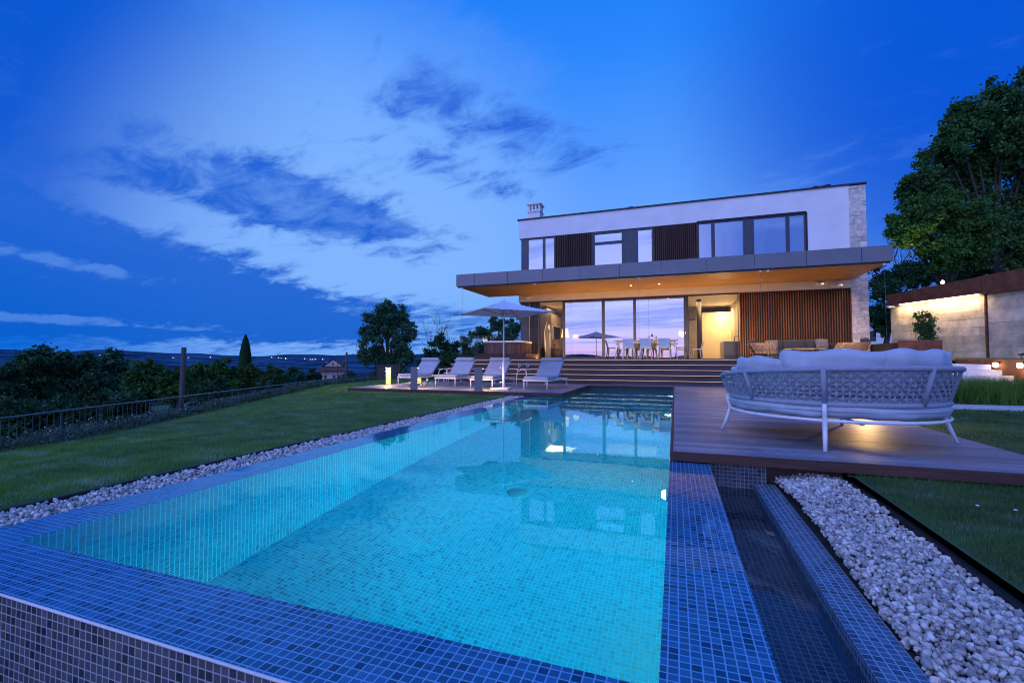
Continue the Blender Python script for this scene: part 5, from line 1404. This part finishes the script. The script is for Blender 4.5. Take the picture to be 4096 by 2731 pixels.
l.rotation_euler = (0, R(-24), math.atan2(dq.y, dq.x)+0); l.rotation_euler = (R(0), 0, math.atan2(dq.y, dq.x))
g2 = thing('grey_stone_wall', 'unlit grey stone block wall continuing right of the lit one', 'wall', tuple(wr_))
wallrun(wn+dq*.06, we, .85, 3.5, 3.4, .48, 'wall_stone', 5, blk=(.8, 1.6)).build('stone_facing', ['wall_stone', 'mortar'], g2, True)
capwall(wn+dq*.06, we, 3.42, 3.42, 4.15, 4.2, parent=g2)
M().obox((wn.x-.02, wn.y, 2.2), (.05, .06, 2.7), math.atan2(dq.y, dq.x)).build('joint_strip', 'corten', g2, True)
# spotlights and camera on the wall
p = fpx(3300+537/1.1206, 200+1040/1.12, 19.5); t = thing('wall_top_lamp', 'small glowing lamp on top of the rusty wall cap', 'lamp', (p.x, p.y, p.z)); M().lathe([(0,-.06),(.05,-.05),(.06,.04),(.03,.09),(0,.1)], (0,0,0), 12).build('globe', 'lamp_white', t); M().cyl(0,0,-.2,-.05,.02,8).build('stem', 'dark_metal', t)
p = fpx(3300+300/1.1206, 200+1150/1.12, 22.); t = thing('garden_floodlight', 'white floodlight at the far end of the lit stone wall', 'floodlight', (p.x, p.y, p.z)); M().obox((0,0,0), (.34, .16, .10), R(20)).build('housing', 'white_paint', t, bevel=.02); M().box(.1,.2,.05,.3,-.02,.02).build('arm', 'white_paint', t)
# corten retaining band under the walls
m = M(); a = wf+nn*.05; b = wn+nn*.05; m.quad([(a.x,a.y,.5),(b.x,b.y,.5),(b.x,b.y,.852),(a.x,a.y,.852)]); 
tag(m.build('retaining_band', 'corten'), 'dark rusty steel band at the foot of the lit stone wall', 'retaining wall')
# white steps
ws = thing('stone_steps', 'white stone garden steps rising toward the lit wall', 'steps', (7, 14.6, 0))
for k, (y, zt, xr) in enumerate(((15.6, .75, 7.86), (15.25, .61, 7.90), (14.9, .47, 7.94), (14.55, .33, 7.98), (14.2, .19, 8.02))):
    M().box(5.2-.0*k, xr, y, y+.9 if k == 0 else y+.345, zt-.16, zt).build('step', 'white_stone', ws, True, bevel=.01)
M().box(5.2, 7.8, 14.3, 16.3, -.1, .15).build('footing', 'concrete', ws, True)
cp = thing('planter_block', 'low white stone block left of the garden steps', 'stone block', (5.9, 14.6, 0)); M().box(5.05, 6.25, 14.25, 14.7, -.05, .56).build('block', 'white_stone', cp, True, bevel=.01)
m = M(); m.box(5.3, 7.86, 16.5, 24, .3, .748); struct('stone_landing', m, 'white_stone')
# corten side wall with step lights
cs = thing('rusty_side_wall', 'rusty steel retaining wall beside the garden steps', 'retaining wall', (8.05, 13.8, 0))
M().box(8.03, 8.10, 10.5, 17.6, -.1, .885).build('steel_sheet', 'corten', cs, True); M().box(8.11, 12.6, 17.2, 17.27, .4, .882).build('steel_sheet', 'corten', cs, True)
for x, y, lb in ((8.02, 15.62, 'left of the two round warm lights on the rusty side wall'), (8.02, 14.72, 'right of the two round warm lights on the rusty side wall')):
    t = thing('step_light', lb, 'wall light', (x, y, .74), group='warm lights on the rusty wall')
    M().lathe([(0,.06),(.045,.055),(.055,.02),(.05,-.05),(.02,-.07),(0,-.07)], (x-.06, y, .74), 14).build('globe', 'lamp_white', t, True)
    M().box(x-.03, x+.01, y-.05, y+.05, .77, .81).build('bracket', 'dark_metal', t, True)
    lamp('step_lamp', 'POINT', (x-.16, y, .72), 7, (1., .62, .22), parent=t, shadow_soft_size=.06)
p = Vector((8.06, 14.85, .90)); t = thing('garden_spike_light', 'small dark spotlight on the top edge of the rusty side wall', 'spotlight', tuple(p)); M().tube([(0,0,0),(0,0,.08)], .01, 6).build('stem', 'dark_metal', t); M().tube([(-.05,0,.09),(.06,0,.12)], .03, 10).build('head', 'dark_metal', t)
lamp('landing_glow', 'AREA', (7.2, 16.6, 1.1), 9, (1., .7, .3), size=.3)
lamp('grass_light', 'POINT', (7.4, 12.6, .75), 6, (1., .75, .3), shadow_soft_size=.25)
# planter with young plants beyond the pier
pl = thing('corten_planter', 'long rusty steel planter beyond the stone pier', 'planter', (7.6, 19, ZTT))
M().box(7.15, 8.3, 18.9, 19.0, .7, 1.52).box(8.24, 8.3, 19.002, 21.5, .7, 1.52).box(7.15, 8.24, 19.4, 21.4, .7, 1.45, 1).build('trough', ['corten', 'soil'], pl, True)
for i, (u, v, d, r, lb, mt) in enumerate(((3545, 1335, 19.8, 34, 'dark bushy plant at the left in the rusty planter', 'leaf_dark'), (3625, 1295, 19.8, 34, 'young sapling in the middle of the rusty planter', 'leaf_mid'), (3670, 1300, 19.6, 28, 'young sapling at the right end of the rusty planter', 'leaf_mid'), (3600, 1335, 20.2, 30, 'short leafy plant between the bushy one and the sapling', 'leaf_mid'))):
    p = fpx(u, v, d); sx = min(8.2, p.x)
    S = [(sx+dx*.3, 19.7+dy*.2, p.z-dz*.3, r/1820*d*.55) for dx, dy, dz in ((-.6,0,.1),(.5,.2,.3),(0,-.3,0),(-.2,.2,.9),(.3,0,1.2))]
    tree('planter_shrub', lb, 'plant', (sx, 19.75, 1.45), S, 520 if i else 1500, .06, mt, 5, .6, .02, 70+i, 'plants in the rusty planter')
# distant roof right
p = fpx(3490, 1290, 45); dh = thing('neighbour_house', 'sliver of a pale neighbouring house behind the stone pier', 'house', (p.x, p.y, 0)); M().box(-1.5, 2.5, 0, 4, 0, 4.2).build('wall', 'render_white', dh)
m = M(); m.quad([(-1.9,-.3,4.1),(2.9,-.3,4.1),(2.9,2,5.0),(-1.9,2,5.0)]); m.build('roof', 'roof_tile', dh); M().box(-.5,.3,-.03,-.002,2.6,3.6).build('window', 'dark_plastic', dh)
# garden house under the tree on the left
t = thing('wicker_screen', 'low woven screen at the end of the lawn behind the loungers', 'screen', tuple(at(-6.1, 22.5, -.4)), AA); m = M()
for k in range(14): m.box(-.55, .55, -.02+.01*(k % 2), .0+.01*(k % 2), .1+k*.065, .15+k*.065)
for x in (-.55, .55): m.box(x-.02, x+.02, -.03, .03, 0, 1.05)
m.build('slat_panel', 'pole_wood', t)
sc.render.film_transparent = False
